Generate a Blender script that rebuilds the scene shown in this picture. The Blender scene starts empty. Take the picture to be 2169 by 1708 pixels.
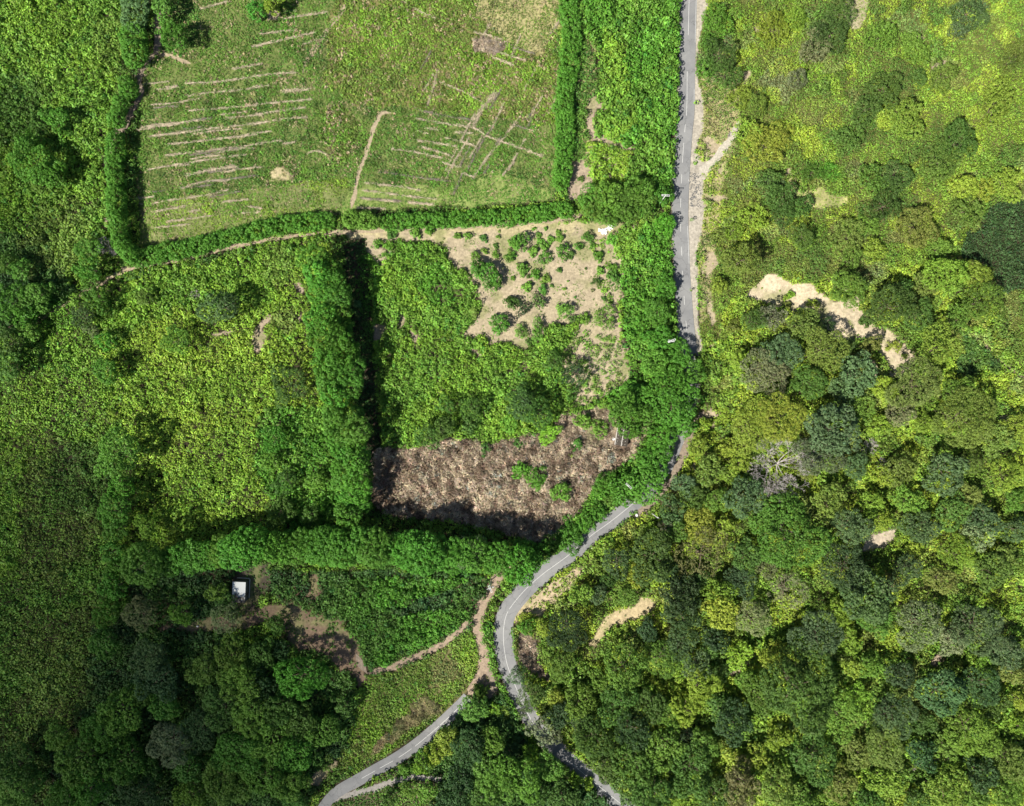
import bpy, math, random
import numpy as np
from mathutils import Vector

# ------------------------------------------------------------------ camera, sky, sun, exposure
scene = bpy.context.scene
H = 280.0            # camera height above the valley floor (m)
S = 0.2              # metres on the ground for one layout unit (layout is 2169 x 1708 units)
CX, CY = 1084.5, 854.0
cam_d = bpy.data.cameras.new('camera')
cam = bpy.data.objects.new('camera', cam_d)
scene.collection.objects.link(cam)
cam.location = (0, 0, H)
cam.rotation_euler = (0, 0, 0)
cam_d.sensor_fit = 'HORIZONTAL'
cam_d.sensor_width = 36
cam_d.lens = 36 * H / (2169 * S)
cam_d.clip_start = 1
cam_d.clip_end = 5000
scene.camera = cam

SUN_E = math.radians(47)
SUN_AZ = math.radians(232)           # compass: the sun stands to the lower left of the view
SUNV = np.array([math.cos(SUN_E) * math.sin(SUN_AZ), math.cos(SUN_E) * math.cos(SUN_AZ), math.sin(SUN_E)])
world = bpy.data.worlds.new('World')
scene.world = world
world.use_nodes = True
wn = world.node_tree.nodes
sky = wn.new('ShaderNodeTexSky')
sky.sky_type = 'NISHITA'
sky.sun_disc = False
sky.sun_elevation = SUN_E
sky.sun_rotation = SUN_AZ
world.node_tree.links.new(sky.outputs['Color'], wn['Background'].inputs['Color'])
wn['Background'].inputs['Strength'].default_value = 0.05
sun_d = bpy.data.lights.new('sun', 'SUN')
sun_d.energy = 5.0
sun_d.angle = math.radians(0.5)
sun_d.color = (1.0, 0.95, 0.86)
sun = bpy.data.objects.new('sun', sun_d)
scene.collection.objects.link(sun)
sun.rotation_euler = Vector(-SUNV).to_track_quat('-Z', 'Y').to_euler()
scene.view_settings.view_transform = 'Standard'
scene.view_settings.look = 'None'
scene.view_settings.gamma = 1
scene.view_settings.exposure = 0.82
scene.cycles.max_bounces = 5
scene.cycles.diffuse_bounces = 2
scene.cycles.glossy_bounces = 2
scene.cycles.transmission_bounces = 3
scene.cycles.volume_bounces = 0
scene.cycles.caustics_reflective = False
scene.cycles.caustics_refractive = False

rng = np.random.default_rng(7)
random.seed(7)

# ------------------------------------------------------------------ small helpers
OX = [0, 538, 1076, 1614]
OY = [0, 421.4, 842.8, 1268.7]
def T(c, r, x, y):
    return (OX[c] + x * 0.2572, OY[r] + y * 0.2572)
def TL(c, r, pts):
    return [T(c, r, x, y) for x, y in pts]

def hash2(ix, iy, seed):
    n = (ix.astype(np.int64) * 374761393 + iy.astype(np.int64) * 668265263 + seed * 1442695041) & 0xFFFFFFFF
    n = ((n ^ (n >> 13)) * 1274126177) & 0xFFFFFFFF
    n = (n ^ (n >> 16)) & 0xFFFFFFFF
    return n / 4294967295.0
def vnoise(x, y, seed):
    ix = np.floor(x); iy = np.floor(y)
    fx = x - ix; fy = y - iy
    fx = fx * fx * (3 - 2 * fx); fy = fy * fy * (3 - 2 * fy)
    a = hash2(ix, iy, seed); b = hash2(ix + 1, iy, seed)
    c = hash2(ix, iy + 1, seed); d = hash2(ix + 1, iy + 1, seed)
    return (a * (1 - fx) + b * fx) * (1 - fy) + (c * (1 - fx) + d * fx) * fy
def fbm(x, y, scale, seed, octs=3):
    """about -1..1"""
    x = np.asarray(x, float) / scale; y = np.asarray(y, float) / scale
    t = 0; a = 1; n = 0
    for k in range(octs):
        t = t + a * (vnoise(x, y, seed + k * 17) * 2 - 1)
        n += a; a *= .5; x = x * 2.03 + 5.1; y = y * 2.03 + 1.7
    return t / n * 1.4

def poly_dist(px, py, pts):
    d = np.full(np.shape(px), 1e9)
    for (x0, y0), (x1, y1) in zip(pts[:-1], pts[1:]):
        dx, dy = x1 - x0, y1 - y0
        t = np.clip(((px - x0) * dx + (py - y0) * dy) / (dx * dx + dy * dy + 1e-9), 0, 1)
        d = np.minimum(d, np.hypot(px - x0 - t * dx, py - y0 - t * dy))
    return d
def inside(px, py, poly):
    r = np.zeros(np.shape(px), bool)
    n = len(poly)
    for i in range(n):
        x0, y0 = poly[i]; x1, y1 = poly[(i + 1) % n]
        if y0 == y1: continue
        c = ((y0 > py) != (y1 > py)) & (px < (x1 - x0) * (py - y0) / (y1 - y0) + x0)
        r ^= c
    return r
def smooth_line(pts, step=5.0):
    P = np.array(pts, float)
    P = np.vstack([2 * P[0] - P[1], P, 2 * P[-1] - P[-2]])
    out = []
    for i in range(1, len(P) - 2):
        n = max(2, int(np.hypot(*(P[i + 1] - P[i])) / step))
        for k in range(n):
            t = k / n
            out.append(0.5 * ((2 * P[i]) + (-P[i - 1] + P[i + 1]) * t + (2 * P[i - 1] - 5 * P[i] + 4 * P[i + 1] - P[i + 2]) * t * t
                              + (-P[i - 1] + 3 * P[i] - 3 * P[i + 1] + P[i + 2]) * t ** 3))
    out.append(P[-2])
    return [tuple(p) for p in out]

# ------------------------------------------------------------------ roads and paths (layout units)
MAIN = smooth_line([(1462, -160), (1462, -60), (1459, 0), (1457, 80), (1455, 150), (1454, 230), (1450, 275), (1446, 325), (1443, 378), (1441, 430), (1441, 482),
        (1443, 532), (1445, 584), (1449, 640), (1453, 690), (1460, 750), (1464, 800), (1459, 850), (1447, 890), (1434, 925), (1419, 965), (1402, 1000),
        (1380, 1030), (1352, 1057), (1295, 1103), (1256, 1131), (1230, 1153), (1201, 1178), (1153, 1213), (1117, 1244), (1088, 1277), (1072, 1303),
        (1066, 1335), (1067, 1370), (1074, 1408), (1087, 1443), (1102, 1478), (1122, 1520), (1150, 1560), (1185, 1595), (1230, 1634), (1280, 1675), (1335, 1720), (1400, 1780), (1480, 1850)])
SIDE = smooth_line([(992, 1478), (975, 1495), (938, 1530), (888, 1573), (844, 1604), (800, 1629), (754, 1655), (720, 1674), (697, 1694), (672, 1728), (630, 1790)])
def main_hw(p):
    return 19.5 if 1150 < p[1] < 1480 else 17.0
PATHS = {
 'field_path': [(40, 700), (90, 672), (165, 624), (190, 612), (215, 600), (262, 572), (290, 566), (360, 553), (420, 541), (470, 528), (540, 512), (610, 502), (690, 495), (770, 489), (850, 484), (960, 482), (1060, 475), (1150, 470), (1205, 462), (1235, 452)],
 'hedge_path': [(334, -20), (333, 60), (332, 108), (316, 124), (300, 148), (293, 172), (298, 195), (285, 226), (267, 258), (258, 277), (238, 279), (230, 318), (222, 352)],
 'side_path': [(332, 110), (365, 120), (404, 135)],
 'ridge_path': TL(1, 0, [(1130, 930), (1060, 935), (1030, 960), (980, 1070), (950, 1170), (915, 1300), (870, 1400), (850, 1480), (830, 1600), (800, 1720)]),
 'faint_track': TL(1, 0, [(820, -30), (760, 40), (690, 130), (560, 310), (480, 430), (430, 520), (400, 610)]),
 'lower_track': TL(1, 3, [(1760, 840), (1800, 740), (1850, 650), (1895, 540), (1880, 420), (1850, 330), (1840, 220), (1870, 80), (1930, -30), (2000, -160), (2120, -280)]) ,
 'lower_branch': TL(1, 3, [(930, 615), (1100, 575), (1250, 510), (1400, 450), (1560, 370), (1680, 270), (1790, 190), (1850, 130)]),
 'clearing_edge': TL(1, 3, [(930, 615), (880, 540), (840, 450)]),
 'gravel_path': TL(1, 3, [(560, 1720), (640, 1660), (800, 1610), (1000, 1560), (1150, 1510), (1300, 1470), (1450, 1475), (1560, 1490)]),
 'loop_track': TL(1, 3, [(1910, 560), (1950, 640), (1975, 740), (1930, 830)]),
 'hill_track': TL(3, 1, [(1610, 1040), (1700, 1100), (1820, 1190), (1950, 1310), (2080, 1430), (2170, 1480)]),
 'forest_path': TL(3, 3, [(1225, 1450), (1290, 1380), (1360, 1345), (1450, 1330), (1560, 1300), (1700, 1290), (1800, 1230), (1900, 1180), (1980, 1120)]),
 'ditch_path': [(1490, 872), (1473, 900), (1457, 938), (1442, 977), (1421, 1018), (1398, 1048), (1373, 1073), (1350, 1094)],
 'branch_track': [(1478, 372), (1500, 352), (1526, 322), (1548, 292), (1566, 256)],
}
PATH_W = {'field_path': 5, 'hedge_path': 8, 'side_path': 5, 'ridge_path': 4.5, 'faint_track': 5, 'lower_track': 11, 'lower_branch': 8, 'clearing_edge': 6,
          'gravel_path': 7, 'loop_track': 6, 'hill_track': 2.2, 'forest_path': 3.6, 'ditch_path': 10, 'branch_track': 8}
VERGE = TL(2, 0, [(1555, -60), (1640, -30), (1640, 60), (1600, 200), (1572, 350), (1556, 480), (1552, 560), (1570, 680), (1600, 760), (1610, 900), (1605, 1080), (1560, 1170), (1550, 1250), (1600, 1330), (1680, 1330), (1660, 1400), (1610, 1500), (1600, 1640)]) + \
        TL(2, 1, [(1625, 60), (1610, 170), (1590, 300), (1550, 450), (1560, 600), (1562, 800), (1570, 1000), (1575, 1110), (1600, 1200), (1600, 1290), (1560, 1290), (1500, 1180), (1480, 1000), (1470, 300), (1440, 0)]) + \
        TL(2, 0, [(1450, 1500), (1480, 1000), (1500, 500)])

# ------------------------------------------------------------------ terrain height
def hgt(x, y):
    """terrain height in metres at world x, y; gentle, and even across the roads"""
    dx = x / S + CX; dy = CY - y / S
    east = np.clip((dx - 1500 + 0.12 * (dy - 700)) / 300, 0, 1)
    east = east * east * (3 - 2 * east)
    h = 0.35 * fbm(x, y, 45, 3, 2) + east * (2.5 + 2.4 * fbm(x, y, 48, 9, 2))
    west = np.clip((260 - dx) / 200, 0, 1)
    return h + west * 1.2 * fbm(x, y, 30, 21, 2)

def unproj(dx, dy, dz=0.0, it=3):
    """world x, y, ground z so that the point dz above ground there is seen at layout position dx, dy"""
    dx = np.asarray(dx, float); dy = np.asarray(dy, float)
    gx = (dx - CX) * S; gy = (CY - dy) * S
    x, y = gx, gy
    for _ in range(it):
        z = hgt(x, y)
        k = (H - z - dz) / H
        x = gx * k; y = gy * k
    return x, y, hgt(x, y)
def proj(x, y, z):
    k = H / (H - z)
    return x * k / S + CX, CY - y * k / S

# ------------------------------------------------------------------ materials
def new_mat(name):
    m = bpy.data.materials.new(name)
    m.use_nodes = True
    nt = m.node_tree
    b = nt.nodes['Principled BSDF']
    b.inputs['Specular IOR Level'].default_value = 0.25
    b.inputs['Roughness'].default_value = 0.8
    return m, nt, b
def N(nt, t, **kw):
    n = nt.nodes.new(t)
    for k, v in kw.items():
        setattr(n, k, v)
    return n
def simple(name, col, rough=0.8, scale=3.0, amt=0.25, bump=0.0, spec=0.25):
    m, nt, b = new_mat(name)
    tc = N(nt, 'ShaderNodeTexCoord')
    no = N(nt, 'ShaderNodeTexNoise'); no.inputs['Scale'].default_value = scale; no.inputs['Detail'].default_value = 5
    nt.links.new(tc.outputs['Object'], no.inputs['Vector'])
    mr = N(nt, 'ShaderNodeMapRange'); mr.inputs['From Min'].default_value = .3; mr.inputs['From Max'].default_value = .7
    mr.inputs['To Min'].default_value = 1 - amt; mr.inputs['To Max'].default_value = 1 + amt
    nt.links.new(no.outputs['Fac'], mr.inputs['Value'])
    mx = N(nt, 'ShaderNodeVectorMath', operation='SCALE'); mx.inputs[0].default_value = col[:3]
    nt.links.new(mr.outputs['Result'], mx.inputs['Scale'])
    nt.links.new(mx.outputs['Vector'], b.inputs['Base Color'])
    b.inputs['Roughness'].default_value = rough
    b.inputs['Specular IOR Level'].default_value = spec
    if bump:
        bp = N(nt, 'ShaderNodeBump'); bp.inputs['Strength'].default_value = bump; bp.inputs['Distance'].default_value = 0.1
        nt.links.new(no.outputs['Fac'], bp.inputs['Height']); nt.links.new(bp.outputs['Normal'], b.inputs['Normal'])
    return m
def leaf_shader(nt, b, color_socket, trans=0.10):
    """diffuse leaf with a little light passing through"""
    out = nt.nodes['Material Output']
    tr = N(nt, 'ShaderNodeBsdfTranslucent')
    mix = N(nt, 'ShaderNodeMixShader'); mix.inputs['Fac'].default_value = trans
    b.inputs['Roughness'].default_value = 0.55
    b.inputs['Specular IOR Level'].default_value = 0.18
    nt.links.new(color_socket, b.inputs['Base Color']); nt.links.new(color_socket, tr.inputs['Color'])
    nt.links.new(b.outputs['BSDF'], mix.inputs[1]); nt.links.new(tr.outputs['BSDF'], mix.inputs[2])
    nt.links.new(mix.outputs['Shader'], out.inputs['Surface'])
# crown leaves: colour of the tree (object colour) x a tone per leaf spray
mat_crown, nt, b = new_mat('crown_leaves')
oi = N(nt, 'ShaderNodeObjectInfo'); at = N(nt, 'ShaderNodeAttribute', attribute_name='tone')
mul = N(nt, 'ShaderNodeMix', data_type='RGBA', blend_type='MULTIPLY'); mul.inputs['Factor'].default_value = 1
nt.links.new(oi.outputs['Color'], mul.inputs[6]); nt.links.new(at.outputs['Color'], mul.inputs[7])
leaf_shader(nt, b, mul.outputs[2])
# undergrowth: colour stored per leaf
mat_under, nt, b = new_mat('undergrowth_leaves')
at = N(nt, 'ShaderNodeAttribute', attribute_name='tone')
leaf_shader(nt, b, at.outputs['Color'])
mat_trunk = simple('bark', (0.13, 0.10, 0.07), scale=6, bump=.4)
mat_dead = simple('dead_wood', (0.36, 0.33, 0.31), scale=3)
mat_conc = simple('pole_concrete', (0.66, 0.65, 0.62), scale=2, amt=.1)
mat_white = simple('white_paint', (0.62, 0.62, 0.60), scale=.8, amt=.08)
mat_rubble = simple('white_rubble', (0.72, 0.70, 0.68), scale=4, amt=.15, bump=.3)
mat_wall = simple('render_wall', (0.20, 0.19, 0.17), scale=2, amt=.3)
mat_darkroof = simple('dark_felt_roof', (0.055, 0.046, 0.036), scale=2.5, amt=.5)
mat_trim = simple('pale_trim', (0.5, 0.47, 0.42), scale=4)
mat_metal = simple('galvanised_steel', (0.55, 0.56, 0.57), rough=.45, spec=.5, amt=.1)
mat_door = simple('wooden_door', (0.12, 0.08, 0.05), scale=8)

# ------------------------------------------------------------------ mesh building
def mk_mesh(name, V, F, smooth=False, tone=None):
    V = np.asarray(V, np.float32); F = np.asarray(F, np.int32)
    me = bpy.data.meshes.new(name)
    k = F.shape[1]
    me.vertices.add(len(V)); me.loops.add(F.size); me.polygons.add(len(F))
    me.vertices.foreach_set('co', V.ravel())
    me.loops.foreach_set('vertex_index', F.ravel())
    me.polygons.foreach_set('loop_start', np.arange(0, F.size, k, dtype=np.int32))
    me.polygons.foreach_set('use_smooth', np.full(len(F), smooth))
    if tone is not None:
        a = me.attributes.new('tone', 'FLOAT_COLOR', 'FACE')
        c = np.ones((len(F), 4), np.float32); c[:, :3] = tone
        a.data.foreach_set('color', c.ravel())
    me.update(calc_edges=True)
    return me
def link(name, me, mat=None, parent=None, loc=None):
    o = bpy.data.objects.new(name, me)
    scene.collection.objects.link(o)
    if me is not None and mat is not None and not me.materials:
        me.materials.append(mat)
    if parent is not None: o.parent = parent
    if loc is not None: o.location = loc
    return o
def tag(o, label=None, category=None, group=None, kind=None):
    if label: o['label'] = label
    if category: o['category'] = category
    if group: o['group'] = group
    if kind: o['kind'] = kind
    return o

class MB:
    """collects quads"""
    def __init__(s): s.v = []; s.f = []
    def box(s, cx, cy, cz, sx, sy, sz, rz=0, rx=0):
        c, d = math.cos(rz), math.sin(rz); e, g = math.cos(rx), math.sin(rx)
        n = len(s.v)
        for z in (-.5, .5):
            for x, y in ((-.5, -.5), (.5, -.5), (.5, .5), (-.5, .5)):
                X, Y, Z = x * sx, y * sy, z * sz
                X, Z = X * e - Z * g, X * g + Z * e
                s.v.append((cx + X * c - Y * d, cy + X * d + Y * c, cz + Z))
        for q in ((3, 2, 1, 0), (4, 5, 6, 7), (0, 1, 5, 4), (1, 2, 6, 5), (2, 3, 7, 6), (3, 0, 4, 7)):
            s.f.append(tuple(n + i for i in q))
        return s
    def tube(s, p0, p1, r0, r1, k=6):
        p0 = np.array(p0, float); p1 = np.array(p1, float)
        d = p1 - p0; L = np.linalg.norm(d)
        if L < 1e-6: return s
        d /= L
        a = np.cross(d, (0, 0, 1.0) if abs(d[2]) < .9 else (1.0, 0, 0)); a /= np.linalg.norm(a); b_ = np.cross(d, a)
        n = len(s.v)
        for p, r in ((p0, r0), (p1, r1)):
            for i in range(k):
                t = 2 * math.pi * i / k
                s.v.append(tuple(p + r * (math.cos(t) * a + math.sin(t) * b_)))
        for i in range(k):
            j = (i + 1) % k
            s.f.append((n + i, n + j, n + k + j, n + k + i))
        c0 = len(s.v); s.v.append(tuple(p0)); s.v.append(tuple(p1))
        for i in range(0, k, 2):
            s.f.append((c0, n + (i + 2) % k, n + i + 1, n + i))
            s.f.append((c0 + 1, n + k + i, n + k + i + 1, n + k + (i + 2) % k))
        return s
    def poly(s, pts): # quad
        n = len(s.v); s.v += [tuple(p) for p in pts]; s.f.append((n, n + 1, n + 2, n + 3)); return s
    def build(s, name, mat, parent=None, loc=None, smooth=False):
        return link(name, mk_mesh(name, s.v, s.f, smooth), mat, parent, loc)

# ------------------------------------------------------------------ cloud that shades the lower left (above and behind the camera)
def cloud_puff(dx, dy, rx, ry, rz, tau, alt, name='cloud'):
    x, y = (dx - CX) * S, (CY - dy) * S
    t = alt / SUNV[2]
    c = np.array([x, y, 0]) + SUNV * t
    # smooth ellipsoid, slightly lumpy
    nu, nv = 48, 24
    V = []; F = []
    for j in range(nv + 1):
        th = math.pi * j / nv
        for i in range(nu):
            ph = 2 * math.pi * i / nu
            d = np.array([math.sin(th) * math.cos(ph), math.sin(th) * math.sin(ph), math.cos(th)])
            l = 1 + 0.10 * math.sin(3 * ph + 1.3 * th + dx) * math.sin(th) ** 2 + 0.05 * math.sin(5 * ph - 2 * th) * math.sin(th) ** 2
            V.append((d[0] * rx * l, d[1] * ry * l, d[2] * rz))
    for j in range(nv):
        for i in range(nu):
            a = j * nu + i; b2 = j * nu + (i + 1) % nu
            F.append((a, a + nu, b2 + nu, b2))
    me = mk_mesh(name, V, F, True)
    m = bpy.data.materials.new('cloud_vapour'); m.use_nodes = True
    n_ = m.node_tree.nodes; n_.remove(n_['Principled BSDF'])
    pv = n_.new('ShaderNodeVolumePrincipled'); pv.inputs['Color'].default_value = (.97, .97, .97, 1)
    pv.inputs['Density'].default_value = tau / (2 * rz / SUNV[2])
    m.node_tree.links.new(pv.outputs['Volume'], n_['Material Output'].inputs['Volume'])
    o = link(name, me, m, None, tuple(c))
    tag(o, kind='stuff', label='soft white cloud high above the valley, outside the view', category='cloud')
    return o
cloud_puff(70, 1470, 118, 108, 30, 1.4, 640)
cloud_puff(520, 1500, 80, 75, 22, 0.6, 690)
cloud_puff(-40, 420, 36, 52, 16, 0.65, 660)

# ------------------------------------------------------------------ colours (base reflectance)
PAL = {
 'lime': (0.240, 0.375, 0.040), 'yellow-green': (0.175, 0.320, 0.034), 'bright green': (0.088, 0.240, 0.026), 'mid green': (0.078, 0.172, 0.030),
 'dark green': (0.044, 0.100, 0.030), 'blue-green': (0.085, 0.165, 0.056), 'grey-green': (0.185, 0.245, 0.105), 'olive': (0.150, 0.232, 0.042),
 'brownish': (0.170, 0.195, 0.068), 'pale': (0.330, 0.370, 0.240), 'leafy green': (0.125, 0.260, 0.034),
}
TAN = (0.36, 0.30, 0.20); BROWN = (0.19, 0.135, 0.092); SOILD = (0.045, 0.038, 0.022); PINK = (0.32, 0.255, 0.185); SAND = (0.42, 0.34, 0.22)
STRAW = (0.33, 0.30, 0.14); GRASSY = (0.145, 0.175, 0.055)

# ------------------------------------------------------------------ vegetation regions (layout units; later ones win)
# name, polygon, wobble, dict(col, col2, sp spacing m, r tuft radius m, h height m, gap 0..1, soil, obj, leaf)
REG = []
def reg(poly, wob=8, **kw):
    REG.append((poly, wob, kw))
BIG = [(-400, -400), (2600, -400), (2600, 2200), (-400, 2200)]
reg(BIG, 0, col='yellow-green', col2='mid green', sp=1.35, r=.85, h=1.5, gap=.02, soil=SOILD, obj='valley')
# far top-left block
reg([(-400, -400), (255, -400), (262, 60), (240, 180), (238, 290), (232, 470), (180, 600), (40, 700), (-400, 900)], 4, col='leafy green', col2='yellow-green', sp=1.5, r=1.0, h=2.2, gap=.05, soil=SOILD, obj='valley')
reg([(-400, 470), (100, 500), (160, 620), (40, 700), (-400, 900)], 10, col='mid green', col2='dark green', sp=1.5, r=1.0, h=2, gap=.05, soil=SOILD, obj='valley')
# far left field
reg([(-400, 700), (50, 712), (170, 640), (230, 690), (260, 800), (250, 1200), (200, 1420), (150, 1560), (-400, 1600)], 10, col='yellow-green', col2='leafy green', sp=1.15, r=.75, h=1.3, gap=.02, soil=SOILD, obj='valley')
reg([(-400, 880), (60, 900), (250, 980), (260, 1230), (190, 1420), (150, 1560), (-400, 1700)], 25, col='leafy green', col2='olive', sp=1.15, r=.76, h=1.4, gap=.02, soil=SOILD, obj='valley')
reg([(-400, 700), (20, 712), (50, 900), (40, 1250), (-400, 1300)], 15, col='leafy green', col2='yellow-green', sp=1.3, r=.85, h=1.6, gap=.02, soil=SOILD, obj='valley')
# left middle field
reg([(185, 640), (270, 595), (480, 545), (620, 520), (700, 510), (740, 800), (760, 1100), (560, 1130), (300, 1190), (260, 1160), (290, 1000), (230, 800)], 5, col='yellow-green', col2='lime', sp=1.4, r=.95, h=1.7, gap=.045, soil=SOILD, obj='valley')
reg([(195, 640), (270, 595), (480, 545), (640, 520), (560, 640), (350, 660), (230, 740)], 14, col='leafy green', col2='yellow-green', sp=1.5, r=1.0, h=1.8, gap=.06, soil=SOILD, obj='valley')
reg([(560, 860), (700, 850), (740, 1100), (600, 1130), (540, 1000)], 14, col='bright green', col2='leafy green', sp=1.5, r=1.0, h=2.2, gap=.05, soil=SOILD, obj='valley')
# cut field
FIELD = [(338, -400), (1186, -400), (1190, 100), (1180, 250), (1178, 425), (1050, 438), (850, 446), (720, 452), (600, 462), (480, 488), (360, 515), (300, 528), (296, 500), (285, 400), (282, 320), (292, 230), (308, 150), (338, 110)]
reg(FIELD, 3, col='mid green', col2='leafy green', sp=.80, r=.50, h=.65, gap=.12, soil=GRASSY, obj='field')
reg([(690, 100), (790, -400), (1180, -400), (1180, 260), (1010, 250), (900, 235), (760, 220), (690, 180)], 12, col='olive', col2='yellow-green', sp=.95, r=.55, h=.8, gap=.05, soil=(.17, .16, .06), obj='field')
reg(TL(1, 0, [(700, 820), (850, 1000), (840, 1180), (700, 1350), (560, 1250), (500, 1050), (600, 900)]), 8, col='leafy green', col2='olive', sp=1.0, r=.6, h=1.0, gap=.05, soil=(.14, .15, .05), obj='field')
reg([(1000, -400), (1186, -400), (1180, 50), (1150, 120), (1060, 90), (1010, 30)], 14, col='brownish', col2='olive', sp=.9, r=.5, h=.6, gap=.12, soil=STRAW, obj='field')
reg([(340, -400), (440, -400), (420, 60), (395, 120), (340, 110)], 10, col='bright green', col2='mid green', sp=1.0, r=.6, h=.9, gap=.06, soil=(.12, .15, .05), obj='field')
reg([(290, 430), (560, 400), (700, 380), (720, 450), (600, 460), (480, 486), (300, 526)], 12, col='leafy green', col2='lime', sp=.8, r=.46, h=.4, gap=.2, soil=(.17, .19, .07), obj='field')
reg([(720, 450), (740, 400), (950, 400), (1060, 360), (1170, 410), (1176, 425), (1050, 436)], 10, col='bright green', col2='leafy green', sp=.8, r=.4, h=.4, gap=.22, soil=(.20, .25, .075), obj='field')
# strip + dense plot beside the road
reg([(1212, -400), (1262, -400), (1262, 150), (1258, 260), (1268, 330), (1262, 400), (1216, 400), (1206, 250)], 5, col='leafy green', col2='mid green', sp=1.3, r=.85, h=1.6, gap=.04, soil=STRAW, obj='roadside')
PLOT = [(1246, -400), (1449, -400), (1449, 60), (1444, 90), (1446, 140), (1440, 190), (1436, 260), (1432, 310), (1438, 345), (1420, 400), (1360, 400), (1290, 402), (1258, 370), (1262, 300), (1270, 240), (1272, 100), (1240, 60)]
reg(PLOT, 3, col='bright green', col2='leafy green', sp=1.7, r=1.2, h=3.6, gap=.02, soil=SOILD, obj='roadside')
reg([(1280, 60), (1330, 60), (1330, 180), (1345, 250), (1320, 300), (1262, 300), (1266, 200)], 10, col='yellow-green', col2='leafy green', sp=1.6, r=1.1, h=3.0, gap=.05, soil=SOILD, obj='roadside')
reg([(1250, 300), (1345, 310), (1330, 385), (1270, 400), (1250, 370)], 10, col='yellow-green', col2='lime', sp=1.5, r=.95, h=2.0, gap=.08, soil=TAN, obj='roadside')
reg([(1206, 345), (1238, 335), (1258, 380), (1262, 402), (1225, 430), (1205, 425)], 4, col='mid green', col2='olive', sp=1.0, r=.4, h=.4, gap=.93, soil=PINK, obj='roadside')
reg([(1245, 210), (1262, 200), (1285, 225), (1303, 235), (1290, 240), (1264, 228), (1254, 262), (1262, 285), (1300, 294), (1345, 312), (1343, 324), (1300, 308), (1258, 298), (1240, 268)], 3, col='mid green', col2='olive', sp=1.0, r=.4, h=.4, gap=.93, soil=PINK, obj='roadside')
# middle field: bushes and bare ground
reg([(735, 500), (1320, 470), (1345, 800), (1290, 900), (1180, 905), (1080, 935), (900, 950), (800, 945), (775, 700)], 4, col='yellow-green', col2='leafy green', sp=1.4, r=.95, h=1.9, gap=.03, soil=(.10,.085,.05), obj='valley')
reg([(735, 490), (1230, 470), (1320, 470), (1320, 510), (1000, 520), (830, 510), (735, 520)], 5, col='leafy green', col2='olive', sp=1.1, r=.5, h=.5, gap=.80, soil=(.40, .345, .2), obj='roadside')
BARE = [(800, 500), (870, 500), (940, 512), (1000, 500), (1100, 490), (1290, 490), (1318, 560), (1316, 700), (1330, 800), (1300, 830), (1240, 870), (1230, 850), (1275, 790), (1290, 740), (1240, 700), (1170, 690), (1100, 740), (1060, 715), (975, 712), (1000, 690), (1015, 640), (990, 590), (985, 560), (935, 550), (950, 520), (860, 512)]
reg(BARE, 16, col='olive', col2='leafy green', sp=.9, r=.36, h=.3, gap=.80, soil=TAN, obj='roadside')
reg([(1235, 690), (1330, 720), (1330, 800), (1260, 850), (1215, 850), (1180, 740)], 14, col='olive', col2='leafy green', sp=1.4, r=.8, h=1.2, gap=.42, soil=TAN, obj='roadside')
reg(TL(1, 1, [(900, 300), (930, 450), (1000, 560), (1080, 550), (1160, 400), (1060, 420), (980, 300)]), 4, col='leafy green', col2='olive', sp=1.3, r=.5, h=.6, gap=.7, soil=TAN, obj='roadside')
reg(TL(2, 1, [(700, 330), (900, 330), (960, 560), (940, 800), (850, 880), (720, 700), (690, 500)]), 8, col='leafy green', col2='yellow-green', sp=1.3, r=.75, h=1.1, gap=.45, soil=TAN, obj='roadside')
reg([(722, 508), (775, 505), (790, 700), (800, 860), (812, 960), (812, 1100), (740, 1105), (760, 940), (745, 700)], 3, col='mid green', col2='dark green', sp=1.3, r=.7, h=.7, gap=.04, soil=(.06, .045, .03), obj='valley')  # windbreak's shadow strip: shade painted in as darker soil and leaf colours
# roadside thicket
reg(TL(2, 1, [(900, 260), (1000, 230), (1200, 200), (1230, 170), (1340, 140), (1370, 230), (1340, 330), (1380, 560), (1350, 640), (1390, 850), (1390, 1030), (1440, 1120), (1560, 1290), (1590, 1420), (1590, 1640), (1580, 1800)]) +
    TL(2, 2, [(1540, 150), (1450, 280), (1360, 330), (1340, 420), (1290, 560), (1270, 700), (1180, 850), (1100, 830), (1010, 830), (940, 880), (830, 920), (700, 1050), (610, 1160), (560, 1260), (400, 1270), (280, 1200), (330, 1150), (480, 1000), (700, 850), (720, 750), (850, 600), (1000, 480), (1080, 340), (1180, 190), (1130, 90)]) +
    TL(2, 1, [(760, 1640), (1000, 1480), (1000, 1300), (950, 1100), (960, 900), (930, 700), (950, 500), (980, 400)]), 4,
    col='bright green', col2='leafy green', sp=1.6, r=1.1, h=3.2, gap=.02, soil=SOILD, obj='roadside')
reg(TL(2, 1, [(900, 260), (1100, 220), (1110, 480), (1000, 520), (880, 470)]), 8, col='yellow-green', col2='leafy green', sp=1.4, r=.9, h=2.0, gap=.05, soil=TAN, obj='roadside')
reg(TL(2, 2, [(1080, 330), (1140, 120), (1240, 90), (1190, 240), (1120, 330), (1060, 430)]), 3, col='brownish', col2='olive', sp=1.0, r=.4, h=.3, gap=.5, soil=PINK, obj='dry')
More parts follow.
